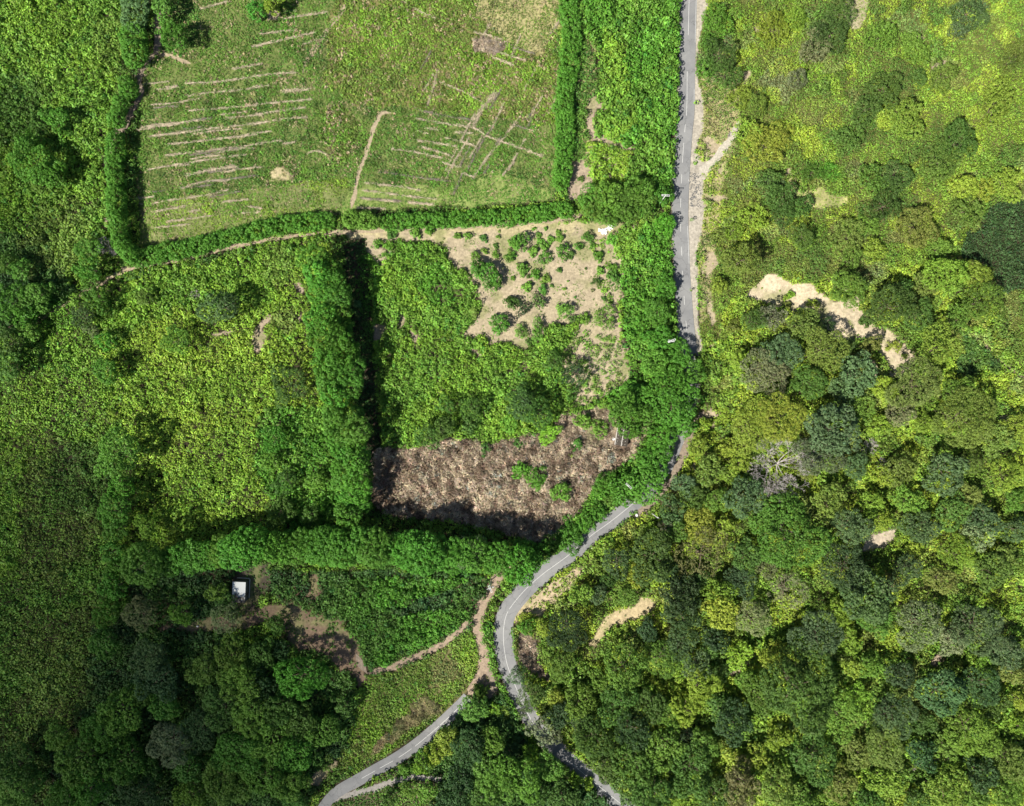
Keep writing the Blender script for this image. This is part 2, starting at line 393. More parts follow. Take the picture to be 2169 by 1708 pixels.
# dry scrub
reg([(812, 950), (900, 945), (940, 930), (1040, 938), (1120, 925), (1165, 915), (1190, 880), (1240, 868), (1290, 862), (1300, 900), (1350, 930), (1350, 960), (1290, 1000), (1260, 1035), (1210, 1100), (1205, 1130), (1150, 1150), (1000, 1110), (820, 1090), (790, 1060), (795, 960)], 4,
    col='dry', col2='dry', sp=1.25, r=1.15, h=1.3, gap=.03, soil=(.13, .095, .07), obj='dry')
reg([(1190, 880), (1240, 868), (1290, 862), (1310, 905), (1300, 950), (1240, 940), (1200, 930)], 5, col='dry', col2='dry', sp=1.1, r=.6, h=.5, gap=.35, soil=PINK, obj='dry')
# under the bottom windbreak
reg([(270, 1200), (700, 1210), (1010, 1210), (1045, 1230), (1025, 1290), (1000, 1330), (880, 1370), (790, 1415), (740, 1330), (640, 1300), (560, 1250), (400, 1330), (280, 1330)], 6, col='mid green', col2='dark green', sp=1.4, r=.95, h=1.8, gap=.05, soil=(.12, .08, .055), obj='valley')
reg(TL(1, 3, [(660, 170), (900, 200), (1300, 130), (1750, 60), (1800, 160), (1640, 260), (1500, 350), (1340, 410), (1200, 420), (1130, 500), (1000, 600), (920, 590), (840, 400), (700, 260)]) + [(1005, 1225), (860, 1225), (740, 1230)], 6, col='mid green', col2='bright green', sp=1.3, r=.9, h=3.0, gap=.03, soil=SOILD, obj='valley')
reg(TL(1, 3, [(0, 60), (380, 50), (520, 130), (650, 150), (720, 250), (820, 330), (850, 450), (940, 620), (880, 760), (840, 740), (700, 580), (600, 470), (350, 430), (250, 240), (0, 190)]), 11, col='mid green', col2='leafy green', sp=1.1, r=.5, h=.5, gap=.66, soil=BROWN, obj='valley')
reg(TL(0, 3, [(1210, 220), (1430, 210), (1700, 180), (2161, 100), (2161, 230), (1700, 290), (1380, 300), (1200, 330)]), 9, col='brownish', col2='mid green', sp=1.2, r=.5, h=.4, gap=.7, soil=BROWN, obj='valley')
reg([(500, 1195), (560, 1195), (570, 1230), (540, 1290), (520, 1300), (500, 1290), (485, 1240)], 6, col='mid green', col2='mid green', sp=1.3, r=.5, h=.4, gap=.55, soil=(.09, .075, .055), obj='valley')
reg(TL(1, 2, [(410, 1430), (520, 1440), (560, 1560), (500, 1660), (420, 1640), (460, 1530)]), 4, col='mid green', col2='mid green', sp=1.3, r=.5, h=.4, gap=.85, soil=BROWN, obj='valley')
# triangle field between the two lower roads
reg(TL(1, 3, [(880, 700), (960, 640), (1250, 560), (1500, 440), (1640, 330), (1830, 270), (1860, 480), (1830, 650), (1720, 820), (1500, 990), (1280, 1170), (1060, 1300), (880, 1370), (700, 1430), (650, 1250), (700, 1050), (790, 950), (870, 830)]), 5, col='yellow-green', col2='olive', sp=1.0, r=.65, h=1.0, gap=.03, soil=(.13, .12, .05), obj='valley')
reg(TL(1, 3, [(1300, 880), (1400, 800), (1520, 880), (1480, 980), (1300, 1060), (1130, 1170), (960, 1290), (1000, 1190), (1130, 1080), (1160, 1000), (1300, 960)]), 8, col='straw', col2='brownish', sp=1.0, r=.6, h=.9, gap=.05, soil=(.2, .17, .1), obj='dry')
# lower-left forest floor
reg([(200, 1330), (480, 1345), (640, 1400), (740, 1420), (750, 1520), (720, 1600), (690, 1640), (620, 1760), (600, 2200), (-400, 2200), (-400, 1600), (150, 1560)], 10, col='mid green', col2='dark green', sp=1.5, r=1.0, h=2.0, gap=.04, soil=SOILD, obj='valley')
reg([(-400, 1560), (120, 1540), (110, 1700), (90, 2200), (-400, 2200)], 10, col='olive', col2='mid green', sp=1.2, r=.8, h=1.4, gap=.03, soil=SOILD, obj='valley')
# between road and lower road
reg([(1000, 1440), (1030, 1400), (1060, 1440), (1120, 1570), (1330, 1740), (1500, 2200), (600, 2200), (690, 1720), (800, 1660), (960, 1530)], 6, col='dark green', col2='mid green', sp=1.4, r=.95, h=2.0, gap=.03, soil=SOILD, obj='valley')
reg(TL(1, 3, [(1880, 560), (1975, 560), (2030, 760), (1930, 850), (1880, 800)]), 4, col='brownish', col2='olive', sp=1.3, r=.5, h=.4, gap=.7, soil=(.26, .19, .14), obj='valley')
reg(TL(1, 3, [(540, 1690), (700, 1590), (900, 1545), (1050, 1490), (1190, 1400), (1250, 1330), (1480, 1430), (1560, 1600), (1400, 1800), (500, 1800)]), 4, col='leafy green', col2='mid green', sp=1.0, r=.6, h=.8, gap=.08, soil=(.12, .1, .06), obj='valley')
reg(TL(1, 3, [(500, 1430), (640, 1370), (650, 1240), (690, 1370), (600, 1470), (490, 1560), (430, 1550)]), 3, col='olive', col2='olive', sp=1.3, r=.5, h=.4, gap=.8, soil=(.36, .30, .19), obj='valley')
# strip along the bend
reg(TL(1, 3, [(1890, 220), (1960, 160), (1985, 420), (2040, 650), (2170, 900), (2161, 960), (2020, 760), (1960, 600), (1900, 420)]), 2, col='bright green', col2='leafy green', sp=1.1, r=.75, h=1.6, gap=.03, soil=SOILD, obj='roadside')
reg(TL(1, 3, [(1930, 150), (2050, -40), (2070, -130)]) + TL(1, 2, [(2161, 1480), (2130, 1500), (1990, 1700)]) + TL(1, 3, [(1900, 130)]), 2, col='yellow-green', col2='bright green', sp=1.1, r=.75, h=1.5, gap=.03, soil=SOILD, obj='roadside')
# right-hand hillside and forest
HILL = [(1480, -400), (2600, -400), (2600, 2200), (1520, 2200), (1370, 1740), (1220, 1600), (1160, 1540), (1112, 1440), (1094, 1380), (1090, 1320), (1110, 1290), (1180, 1215), (1300, 1125), (1375, 1070), (1420, 1010), (1480, 880), (1480, 760), (1490, 640), (1478, 520), (1486, 400), (1480, 380)]
reg(HILL, 2, col='yellow-green', col2='leafy green', sp=.82, r=.54, h=1.0, gap=.015, soil=(.12, .12, .04), obj='hillside')
reg([(1480, 100), (1560, 90), (1570, 260), (1530, 400), (1500, 640), (1484, 700), (1482, 300)], 8, col='olive', col2='yellow-green', sp=.9, r=.55, h=.8, gap=.12, soil=(.34, .3, .15), obj='hillside')
reg([(1440, 1000), (1480, 800), (1560, 620), (1700, 600), (1900, 560), (2060, 560), (2140, 700), (2169, 800), (2600, 800), (2600, 2200), (1520, 2200), (1370, 1740), (1220, 1600), (1160, 1540), (1112, 1440), (1094, 1380), (1090, 1320), (1110, 1290), (1180, 1215), (1300, 1125), (1375, 1070)], 6, col='yellow-green', col2='lime', sp=1.05, r=.75, h=1.5, gap=.02, soil=(.09, .08, .04), obj='forest_floor')
reg([(1500, 1350), (1800, 1300), (2600, 1250), (2600, 2200), (1520, 2200), (1370, 1740), (1220, 1600), (1160, 1540), (1112, 1440), (1200, 1400)], 20, col='leafy green', col2='yellow-green', sp=1.2, r=.85, h=2.0, gap=.02, soil=SOILD, obj='forest_floor')
# dark smooth stand at the far right
reg(TL(3, 1, [(2600, -60), (2161, 20), (1950, 20), (1870, 90), (1790, 170), (1700, 270), (1650, 400), (1640, 480), (1800, 520), (1900, 580), (1940, 800), (2050, 760), (2600, 700)]), 4, col='dark green', col2='dark green', sp=.85, r=.6, h=1.2, gap=.0, soil=SOILD, obj='hillside')
reg(TL(3, 1, [(1620, 1080), (1750, 1140), (1900, 1280), (2040, 1410), (1900, 1460), (1760, 1520), (1600, 1420), (1590, 1340), (1680, 1260)]), 4, col='mid green', col2='dark green', sp=.95, r=.7, h=1.6, gap=.0, soil=SOILD, obj='hillside')
# bare ground on the right
def bare(poly, wob=4, soil=TAN, gap=.93, col='olive'):
    reg(poly, wob, col=col, col2='yellow-green', sp=1.1, r=.42, h=.4, gap=gap, soil=soil, obj='hillside')
bare([(1575, 628)] + TL(3, 1, [(40, 620), (180, 640), (260, 700), (420, 680), (480, 770), (600, 860), (700, 820), (830, 780), (800, 900), (860, 960), (920, 1050), (1060, 1090), (1200, 1200), (1290, 1310), (1220, 1400), (1150, 1480), (1060, 1450), (1030, 1330), (980, 1300), (960, 1160), (850, 1150), (740, 1180), (700, 1190), (600, 1150), (520, 1040), (440, 940), (310, 900), (280, 940), (120, 870), (0, 850)]) + [(1590, 632)], 4, soil=(.50, .42, .29))
bare(TL(3, 1, [(850, 1270), (960, 1320), (970, 1450), (920, 1500), (900, 1380)]), 3)
bare(TL(3, 2, [(830, 1270), (860, 1150), (950, 1110), (1100, 1080), (1090, 1180), (1000, 1240), (900, 1260)]), 2, soil=(.44, .37, .28))
bare(TL(3, 2, [(1030, 1460), (1080, 1500), (1100, 1580), (1070, 1640), (1040, 1560)]), 3)
bare(TL(3, 2, [(1950, 170), (2000, 120), (2060, 200), (2000, 215)]), 2)
bare(TL(2, 2, [(1610, 140), (1670, 95), (1750, 150), (1700, 170), (1640, 180)]), 2)
bare(TL(2, 2, [(1660, 270), (1690, 190), (1715, 240), (1680, 280)]), 2)
bare(TL(2, 2, [(1510, 560), (1550, 540), (1560, 590), (1530, 600)]), 2)
bare(TL(2, 3, [(660, 370), (720, 300), (760, 180), (900, 100), (1050, 60), (1100, -20), (1180, 10), (1240, 60), (1150, 130), (1030, 180), (900, 220), (800, 320), (720, 400)]), 4, soil=(.42, .34, .2), gap=.85)
bare(TL(2, 3, [(540, 560), (590, 540), (590, 640), (560, 660)]), 2)
bare(TL(2, 3, [(1780, 640), (1900, 560), (1980, 440), (2080, 480), (2000, 540), (1930, 620), (1840, 650)]), 4, soil=(.3, .24, .17), gap=.7)
bare(TL(2, 3, [(1240, 1640), (1360, 1650), (1400, 1680), (1300, 1700), (1240, 1680)]), 2)
bare(TL(2, 3, [(0, 20), (120, 0), (330, 0), (300, 110), (250, 190), (230, 130), (100, 120), (50, 220), (40, 140), (90, 80)]), 2, soil=(.45, .36, .22), gap=.75)
reg(TL(2, 2, [(100, 1700), (160, 1640), (320, 1540), (560, 1400), (640, 1420), (560, 1500), (460, 1600), (360, 1720)]), 4, col='olive', col2='yellow-green', sp=1.1, r=.6, h=.8, gap=.6, soil=(.40, .32, .21), obj='hillside')
reg(TL(2, 3, [(90, 280), (150, 270), (240, 340), (250, 480), (330, 640), (350, 680), (250, 680), (150, 570), (90, 480), (85, 380)]), 3, col='dry', col2='dry', sp=.9, r=.6, h=.6, gap=.1, soil=(.22, .18, .15), obj='dry')
bare(TL(3, 3, [(1380, 560), (1440, 450), (1540, 500), (1480, 590), (1420, 590)]), 4, soil=(.3, .24, .17))
bare(TL(3, 0, [(180, 1420), (240, 1380), (240, 1440), (200, 1460)]), 2)
bare(TL(3, 0, [(650, 80), (720, -50), (870, -40), (860, 130), (800, 240), (740, 230), (690, 170)]), 3, soil=(.36, .32, .2), gap=.35, col='brownish')
bare(TL(3, 0, [(1380, 590), (1400, 520), (1540, 490), (1500, 550), (1420, 590)]), 3, gap=.6, col='brownish')
bare(TL(3, 0, [(1260, 280), (1330, 300), (1330, 330), (1290, 320)]), 2, gap=.6)
bare(TL(2, 0, [(1930, 590), (2000, 570), (2010, 610), (1950, 690)]), 2)
bare(TL(2, 0, [(2020, 220), (2070, 210), (2080, 270), (2040, 290)]), 3, gap=.6)
bare(TL(2, 0, [(1600, 1130), (1640, 1120), (1720, 1180), (1760, 1190), (1720, 1290), (1610, 1300), (1640, 1210)]), 3, gap=.8)
bare(TL(2, 1, [(1620, 530), (1650, 430), (1700, 440), (1740, 530), (1690, 560), (1640, 660), (1600, 600)]), 4, gap=.85)
bare(TL(2, 1, [(1600, 750), (1680, 780), (1690, 900), (1700, 1000), (1670, 1050), (1640, 950), (1640, 840)]), 4, gap=.85)
bare(TL(2, 1, [(1660, 1200), (1720, 1190), (1720, 1220), (1680, 1230)]), 2)
bare(TL(2, 0, [(1600, 1610), (1700, 1600), (1820, 1640), (1700, 1660), (1620, 1650)]), 3, gap=.7)
bare(TL(2, 0, [(1720, 1430), (1770, 1330), (1780, 1340), (1760, 1440)]), 3, gap=.6)
bare(TL(3, 0, [(220, 1460), (330, 1490), (330, 1580), (480, 1560), (560, 1600), (650, 1610), (720, 1600), (730, 1680), (640, 1720), (400, 1720), (330, 1640), (220, 1600)]), 8, soil=(.40, .38, .16), gap=.35, col='lime')
# bare spots on the left fields
for pts in [TL(1, 1, [(0, 1060), (120, 960), (160, 950), (120, 1020), (60, 1080), (100, 1130), (80, 1200), (30, 1290), (-40, 1200)]),
            TL(1, 1, [(320, 960), (380, 940), (400, 1000), (480, 1030), (510, 1100), (460, 1100), (380, 1020)]),
            TL(1, 1, [(310, 720), (360, 680), (430, 770), (390, 780)]),
            TL(1, 1, [(1190, 960), (1220, 900), (1250, 1000), (1200, 1080), (1170, 1030)]),
            TL(1, 1, [(1100, 720), (1180, 730), (1150, 750)]), TL(1, 1, [(1280, 1080), (1330, 1100), (1350, 1180), (1300, 1180)]),
            TL(1, 1, [(980, 1020), (1090, 1020), (1100, 1060), (1050, 1190), (990, 1180)]),
            TL(1, 1, [(1790, 1230), (1880, 1290), (1890, 1330), (1800, 1260)]),
            TL(0, 1, [(1700, 1120), (1900, 1075), (1960, 1090), (1820, 1130)]), TL(0, 1, [(830, 190), (890, 130), (930, 190), (860, 220)]),
            TL(1, 2, [(140, 230), (200, 170), (220, 200), (180, 240)]), TL(1, 0, [(110, 80), (190, 70), (215, 120), (190, 160), (110, 175)])]:
    reg(pts, 3, col='olive', col2='olive', sp=1.1, r=.4, h=.3, gap=.9, soil=PINK, obj='valley')
reg(TL(1, 0, [(1800, 330), (1900, 300), (2060, 360), (2060, 400), (1980, 470), (1930, 430), (1810, 420)]), 4, col='dry', col2='brownish', sp=.9, r=.5, h=.3, gap=.2, soil=(.26, .22, .18), obj='field')
reg(TL(1, 0, [(120, 1400), (200, 1370), (310, 1400), (330, 1480), (240, 1500), (160, 1470)]), 6, col='straw', col2='olive', sp=.9, r=.4, h=.3, gap=.5, soil=(.40, .34, .2), obj='field')

# colour patches: (x, y, rx, ry, colour, strength)
PATCH = []
def pt(c, r, x, y, rx, ry, col, s=1.0):
    dx, dy = T(c, r, x, y)
    PATCH.append((dx, dy, rx * .2572, ry * .2572, col, s))
for a in [(2,0,1750,500,150,240,'blue-green'),(2,0,1720,200,160,170,'bright green'),(2,0,1620,560,80,150,'bright green'),(3,0,640,150,150,200,'mid green'),
          (3,0,450,380,120,110,'grey-green'),(3,0,1700,140,190,190,'blue-green'),(3,0,1050,200,240,170,'leafy green'),(3,0,1350,150,150,150,'bright green',.6),
          (3,0,120,250,190,230,'lime'),(3,0,420,90,100,180,'bright green',.7),(3,0,1000,850,300,260,'mid green'),(3,0,750,1050,260,200,'mid green'),(3,0,1500,1150,240,250,'mid green',.8),
          (3,0,200,1200,260,220,'lime'),(3,0,150,650,160,180,'grey-green',.8),(2,0,1950,720,150,150,'olive',.8),(3,0,1050,1000,110,80,'yellow-green'),(3,0,1800,800,380,300,'yellow-green',.8),
          (3,0,1900,350,300,200,'olive',.8),(3,0,1650,1540,160,130,'lime',.8),(3,0,1950,1530,200,120,'lime',.8),(3,0,500,1400,220,80,'bright green',.7),(3,0,1150,1440,160,100,'grey-green',.8),
          (3,0,780,1400,90,130,'grey-green',.7),(3,0,60,1530,130,110,'blue-green'),(3,0,210,1650,190,120,'mid green'),(3,0,1250,620,150,100,'mid green',.8),(2,0,1900,1150,180,230,'yellow-green',.8),
          (2,0,2100,1250,190,180,'lime',.8),(2,0,1800,1450,180,180,'olive',.6),(3,1,200,120,170,170,'mid green'),(3,1,1050,80,180,130,'mid green'),(3,1,350,470,200,170,'mid green'),
          (3,1,1250,250,220,140,'olive'),(3,1,700,500,150,120,'olive'),(3,1,900,300,170,110,'leafy green'),(3,1,1650,130,160,160,'olive'),(3,1,900,640,150,80,'blue-green',.7),
          (2,1,1900,300,150,150,'yellow-green'),(2,1,2050,180,160,140,'lime'),(2,1,1980,520,240,180,'olive'),(2,1,1750,730,120,70,'lime',.8),(2,1,1980,1100,220,160,'yellow-green',.8),
          (2,1,1750,1300,160,240,'yellow-green',.8),(2,1,1600,1550,140,200,'yellow-green',.7),(3,1,2080,1100,130,200,'olive'),(3,1,1950,1550,250,170,'yellow-green'),(3,0,1350,1330,200,150,'mid green',.7),
          # left side
          (0,0,350,150,350,260,'yellow-green',.8),(0,0,150,900,260,300,'mid green',.8),(0,0,900,300,130,250,'olive',.5),(0,0,700,900,200,300,'leafy green',.6),(0,1,500,300,330,330,'olive',.7),
          (0,1,450,950,200,150,'bright green',.5),(0,2,650,650,260,400,'mid green',.7),(0,2,100,300,300,300,'yellow-green',.7),(0,3,450,700,300,500,'olive',.6),
          (1,1,950,700,110,300,'bright green',.7),(1,1,1500,700,160,160,'bright green',.8),(1,1,1250,400,200,90,'bright green',.5),(1,1,1350,1000,350,130,'leafy green',.5),
          (1,1,200,550,130,160,'olive',.6),(1,1,250,1000,110,100,'brownish',.5),(0,1,1600,1250,400,300,'lime',.35),(0,2,1700,700,330,200,'yellow-green',.7),(0,2,1500,250,400,250,'lime',.3),
          (1,0,200,180,170,120,'bright green',.7),(1,0,900,400,260,170,'yellow-green',.5),(1,0,1900,1380,150,100,'bright green',.8),(1,0,680,1530,110,80,'lime',.8),
          (0,1,1300,30,140,90,'bright green',.6),(0,1,1900,80,200,70,'bright green',.6),(0,0,1350,700,150,130,'leafy green',.7),(0,0,1500,900,200,120,'leafy green',.5),(0,0,1700,1400,200,90,'bright green',.5),(1,0,250,1620,260,90,'bright green',.6),(1,0,450,950,140,80,'leafy green',.6),(1,0,1850,1450,220,90,'bright green',.6),(2,0,60,1600,80,60,'bright green',.9),(1,0,1420,1500,80,60,'bright green',.8),(1,0,1480,1300,220,70,'bright green',.6),
          (1,3,1600,600,170,90,'brownish',.7),(1,3,1780,560,90,110,'lime',.5),(1,3,1150,750,330,150,'leafy green',.5)]:
    pt(*a)

def cells(x, y, size, seed, dist=False):
    """random value of the plant patch (a few metres wide, uneven outline) a point belongs to"""
    wx = x + fbm(x, y, size * .5, seed + 5, 3) * size * .45; wy = y + fbm(x, y, size * .5, seed + 9, 3) * size * .45
    ix = np.floor(wx / size); iy = np.floor(wy / size)
    best = np.full(x.shape, 1e9); val = np.zeros(x.shape)
    if dist: wx = wx + 0; wy = wy + 0
    for a in (-1, 0, 1):
        for b_ in (-1, 0, 1):
            jx, jy = ix + a, iy + b_
            d = (jx + hash2(jx, jy, seed)) * size - wx; e = (jy + hash2(jx, jy, seed + 1)) * size - wy
            q = d * d + e * e
            m = q < best
            best[m] = q[m]; val[m] = hash2(jx, jy, seed + 2)[m]
    return (val, np.sqrt(best) / size) if dist else val
def colmix(x, y, reg_id, n):
    """base colour of each tuft from its region, mottled by the mix of plants growing there"""
    col = np.zeros((n, 3))
    m = np.clip(.5 + .8 * fbm(x, y, 55, 31, 3) + .25 * (rng.random(n) - .5), 0, 1)[:, None]
    cv = cells(x, y, 30, 11)
    for i, (poly, wob, kw) in enumerate(REG):
        s = reg_id == i
        if not s.any(): continue
        if kw['col'] == 'dry':
            a = np.array((.50, .41, .285)); b_ = np.array((.19, .14, .095))
            mm = np.clip(.5 + 1.3 * fbm(x[s], y[s], 10, 77, 2), 0, 1)[:, None]
            col[s] = a * (1 - mm) + b_ * mm
            continue
        a = np.array(PALX(kw['col'])); b_ = np.array(PALX(kw['col2']))
        amp = .9 if kw['obj'] in ('hillside', 'forest_floor') else .55
        ms = np.clip(m[s][:, 0] + amp * (cv[s] - .5), 0, 1)[:, None]
        col[s] = a * (1 - ms) + b_ * ms
    for (cx, cy, rx, ry, c, st) in PATCH:
        d = np.hypot((x - cx) / rx, (y - cy) / ry)
        w = np.clip((1.12 - d - .38 * fbm(x, y, 22, int(cx) % 97, 3)) * 3.2, 0, 1) * st
        s = w > 0
        for i, (poly, wob, kw) in enumerate(REG):
            if kw['col'] == 'dry': s &= reg_id != i
        col[s] = col[s] * (1 - w[s][:, None]) + np.array(PALX(c)) * w[s][:, None]
    hs = np.isin(reg_id, [i for i, (_, _, kw) in enumerate(REG) if kw['obj'] in ('hillside', 'forest_floor') and kw['gap'] < .3 and kw['col'] not in ('dark green', 'mid green')])
    c2 = cells(x, y, 38, 23)
    for lo, hi, cc, st in ((0, .16, 'lime', .7), (.16, .22, 'grey-green', .4), (.22, .26, 'brownish', .5), (.26, .38, 'olive', .6), (.62, .82, 'leafy green', .7), (.82, 1.01, 'mid green', .7)):
        q = hs & (c2 >= lo) & (c2 < hi)
        col[q] = col[q] * (1 - st) + np.array(PAL[cc]) * st
    hh_ = np.isin(reg_id, [i for i, (_, _, kw) in enumerate(REG) if kw['obj'] in ('hillside', 'forest_floor')])
    col[hh_] = col[hh_] * np.array((1.10, .97, 1.0))     # the hillside's drier, yellower plants
    col = col * (1 + .16 * (cells(x, y, 12, 41) - .5))[:, None]
    return col
def PALX(k):
    return {'straw': (.36, .29, .15), 'dry': (.40, .32, .22)}.get(k) or PAL[k]

def region_at(x, y):
    r = np.zeros(np.shape(x), np.int32)
    w1 = fbm(x, y, 26, 51, 3); w2 = fbm(x, y, 26, 67, 3)
    for i, (poly, wob, kw) in enumerate(REG):
        px = x + w1 * wob; py = y + w2 * wob
        P = np.array(poly)
        bb = (px > P[:, 0].min()) & (px < P[:, 0].max()) & (py > P[:, 1].min()) & (py < P[:, 1].max())
        idx = np.nonzero(bb)
        if len(idx[0]) == 0: continue
        ins = inside(px[idx], py[idx], poly)
        sel = tuple(a[ins] for a in idx)
        r[sel] = i
    return r

# ------------------------------------------------------------------ terrain mesh
def axis(lo, hi, step, far, n):
    a = list(np.arange(lo, hi + step * .5, step))
    g = np.geomspace(step * 2, far, n)
    return np.array([lo - v for v in g[::-1]] + a + [hi + v for v in g])
ax = axis(-236, 236, .8, 700, 24); ay = axis(-190, 190, .8, 700, 24)
gx, gy = np.meshgrid(ax, ay)
gz = hgt(gx, gy)
gdx, gdy = proj(gx, gy, gz)
rid = region_at(gdx, gdy)
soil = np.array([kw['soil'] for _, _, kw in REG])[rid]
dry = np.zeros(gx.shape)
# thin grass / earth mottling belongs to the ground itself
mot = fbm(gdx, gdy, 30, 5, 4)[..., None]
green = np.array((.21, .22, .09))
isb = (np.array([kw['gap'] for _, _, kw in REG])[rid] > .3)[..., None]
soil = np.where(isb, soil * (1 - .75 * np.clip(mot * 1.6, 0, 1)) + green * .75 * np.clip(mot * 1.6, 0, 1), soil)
inV = inside(gdx, gdy, VERGE) | (poly_dist(gdx, gdy, MAIN) < 19)
soil[inV] = (.37, .335, .275)
dshed = np.hypot((gdx - 1474) / 14, (gdy - 405) / 34) < 1
V = np.stack([gx, gy, gz], -1).reshape(-1, 3)
ny, nx = gx.shape
ii = np.arange(nx * ny).reshape(ny, nx)
F = np.stack([ii[:-1, :-1], ii[:-1, 1:], ii[1:, 1:], ii[1:, :-1]], -1).reshape(-1, 4)
me = mk_mesh('ground', V, F, True)
a = me.attributes.new('soil', 'FLOAT_COLOR', 'POINT')
c4 = np.ones((nx * ny, 4), np.float32); c4[:, :3] = soil.reshape(-1, 3)
a.data.foreach_set('color', c4.ravel())
mat_ground, nt, b = new_mat('soil_and_turf')
at = N(nt, 'ShaderNodeAttribute', attribute_name='soil')
tc = N(nt, 'ShaderNodeTexCoord')
n1 = N(nt, 'ShaderNodeTexNoise'); n1.inputs['Scale'].default_value = 0.9; n1.inputs['Detail'].default_value = 8; n1.inputs['Roughness'].default_value = .7
n2 = N(nt, 'ShaderNodeTexNoise'); n2.inputs['Scale'].default_value = 0.16; n2.inputs['Detail'].default_value = 4
nt.links.new(tc.outputs['Object'], n1.inputs['Vector']); nt.links.new(tc.outputs['Object'], n2.inputs['Vector'])
m1 = N(nt, 'ShaderNodeMapRange'); m1.inputs['From Min'].default_value = .32; m1.inputs['From Max'].default_value = .68; m1.inputs['To Min'].default_value = .62; m1.inputs['To Max'].default_value = 1.3
m2 = N(nt, 'ShaderNodeMapRange'); m2.inputs['From Min'].default_value = .3; m2.inputs['From Max'].default_value = .7; m2.inputs['To Min'].default_value = .85; m2.inputs['To Max'].default_value = 1.12
nt.links.new(n1.outputs['Fac'], m1.inputs['Value']); nt.links.new(n2.outputs['Fac'], m2.inputs['Value'])
mm = N(nt, 'ShaderNodeMath', operation='MULTIPLY'); nt.links.new(m1.outputs['Result'], mm.inputs[0]); nt.links.new(m2.outputs['Result'], mm.inputs[1])
sc = N(nt, 'ShaderNodeVectorMath', operation='SCALE'); nt.links.new(at.outputs['Color'], sc.inputs[0]); nt.links.new(mm.outputs['Value'], sc.inputs['Scale'])
nt.links.new(sc.outputs['Vector'], b.inputs['Base Color'])
bp = N(nt, 'ShaderNodeBump'); bp.inputs['Strength'].default_value = .9; bp.inputs['Distance'].default_value = .25
nt.links.new(n1.outputs['Fac'], bp.inputs['Height']); nt.links.new(bp.outputs['Normal'], b.inputs['Normal'])
b.inputs['Roughness'].default_value = .95; b.inputs['Specular IOR Level'].default_value = .1
ground = link('ground', me, mat_ground)
tag(ground, kind='structure', label='earth and turf of the valley floor and hillside')

# ------------------------------------------------------------------ roads, lines, paths
def ribbon(pts, hw, z_off, name, mat, jag=0.0, skirt=0.25, cross=1, seed=0, t0=None):
    """a draped slab along pts (layout units), level across its width"""
    P = np.array(pts, float)
    if jag: P = np.array(smooth_line(pts, 3.0))
    x, y, z = unproj(P[:, 0], P[:, 1])
    # smooth z along the line
    for _ in range(6):
        z[1:-1] = (z[:-2] + 2 * z[1:-1] + z[2:]) / 4
    tx = np.gradient(x); ty = np.gradient(y); L = np.hypot(tx, ty) + 1e-9
    nxx, nyy = -ty / L, tx / L
    w = np.array([hw(p) if callable(hw) else hw for p in P]) * S
    k = np.arange(len(P))
    wl = w * (1 + jag * fbm(k * 3.0, k * 0 + seed, 12, 5 + seed, 3)); wr = w * (1 + jag * fbm(k * 3.0, k * 0 + seed + 50, 12, 9 + seed, 3))
    if jag:
        e = np.clip(np.minimum(k, len(P) - 1 - k) / 4.0, .15, 1); wl *= e; wr *= e
    zz = z + z_off
    rows = [np.stack([x + nxx * wl, y + nyy * wl, zz - skirt], -1), np.stack([x + nxx * wl, y + nyy * wl, zz], -1),
            np.stack([x, y, zz + (0 if not jag else .0)], -1), np.stack([x - nxx * wr, y - nyy * wr, zz], -1), np.stack([x - nxx * wr, y - nyy * wr, zz - skirt], -1)]
    V = np.concatenate(rows); n = len(P)
    F = []
    for r in range(4):
        for i in range(n - 1):
            F.append((r * n + i, (r + 1) * n + i, (r + 1) * n + i + 1, r * n + i + 1))
    o = link(name, mk_mesh(name, V, F), mat)
    return o, (x, y, zz, nxx, nyy)
# asphalt
mat_road, nt, b = new_mat('worn_asphalt')
tc = N(nt, 'ShaderNodeTexCoord')
def noise(scale, detail=4, rough=.5):
    n = N(nt, 'ShaderNodeTexNoise'); n.inputs['Scale'].default_value = scale; n.inputs['Detail'].default_value = detail; n.inputs['Roughness'].default_value = rough
    nt.links.new(tc.outputs['Object'], n.inputs['Vector']); return n
n1 = noise(.12, 5, .6); n2 = noise(3.5, 6, .7); vo = N(nt, 'ShaderNodeTexVoronoi', feature='DISTANCE_TO_EDGE'); vo.inputs['Scale'].default_value = .14
wr_ = noise(.5, 3); mp = N(nt, 'ShaderNodeVectorMath', operation='MULTIPLY_ADD'); mp.inputs[1].default_value = (3, 3, 3)
nt.links.new(wr_.outputs['Color'], mp.inputs[0]); nt.links.new(tc.outputs['Object'], mp.inputs[2]); nt.links.new(mp.outputs['Vector'], vo.inputs['Vector'])
cr = N(nt, 'ShaderNodeValToRGB'); cr.color_ramp.elements[0].position = .3; cr.color_ramp.elements[1].position = .7
cr.color_ramp.elements[0].color = (.160, .162, .165, 1); cr.color_ramp.elements[1].color = (.238, .238, .233, 1)
nt.links.new(n1.outputs['Fac'], cr.inputs['Fac'])
mr = N(nt, 'ShaderNodeMapRange'); mr.inputs['From Min'].default_value = .3; mr.inputs['From Max'].default_value = .7; mr.inputs['To Min'].default_value = .93; mr.inputs['To Max'].default_value = 1.07
nt.links.new(n2.outputs['Fac'], mr.inputs['Value'])
ck = N(nt, 'ShaderNodeMapRange'); ck.inputs['From Min'].default_value = .0; ck.inputs['From Max'].default_value = .02; ck.inputs['To Min'].default_value = .72; ck.inputs['To Max'].default_value = 1
nt.links.new(vo.outputs['Distance'], ck.inputs['Value'])
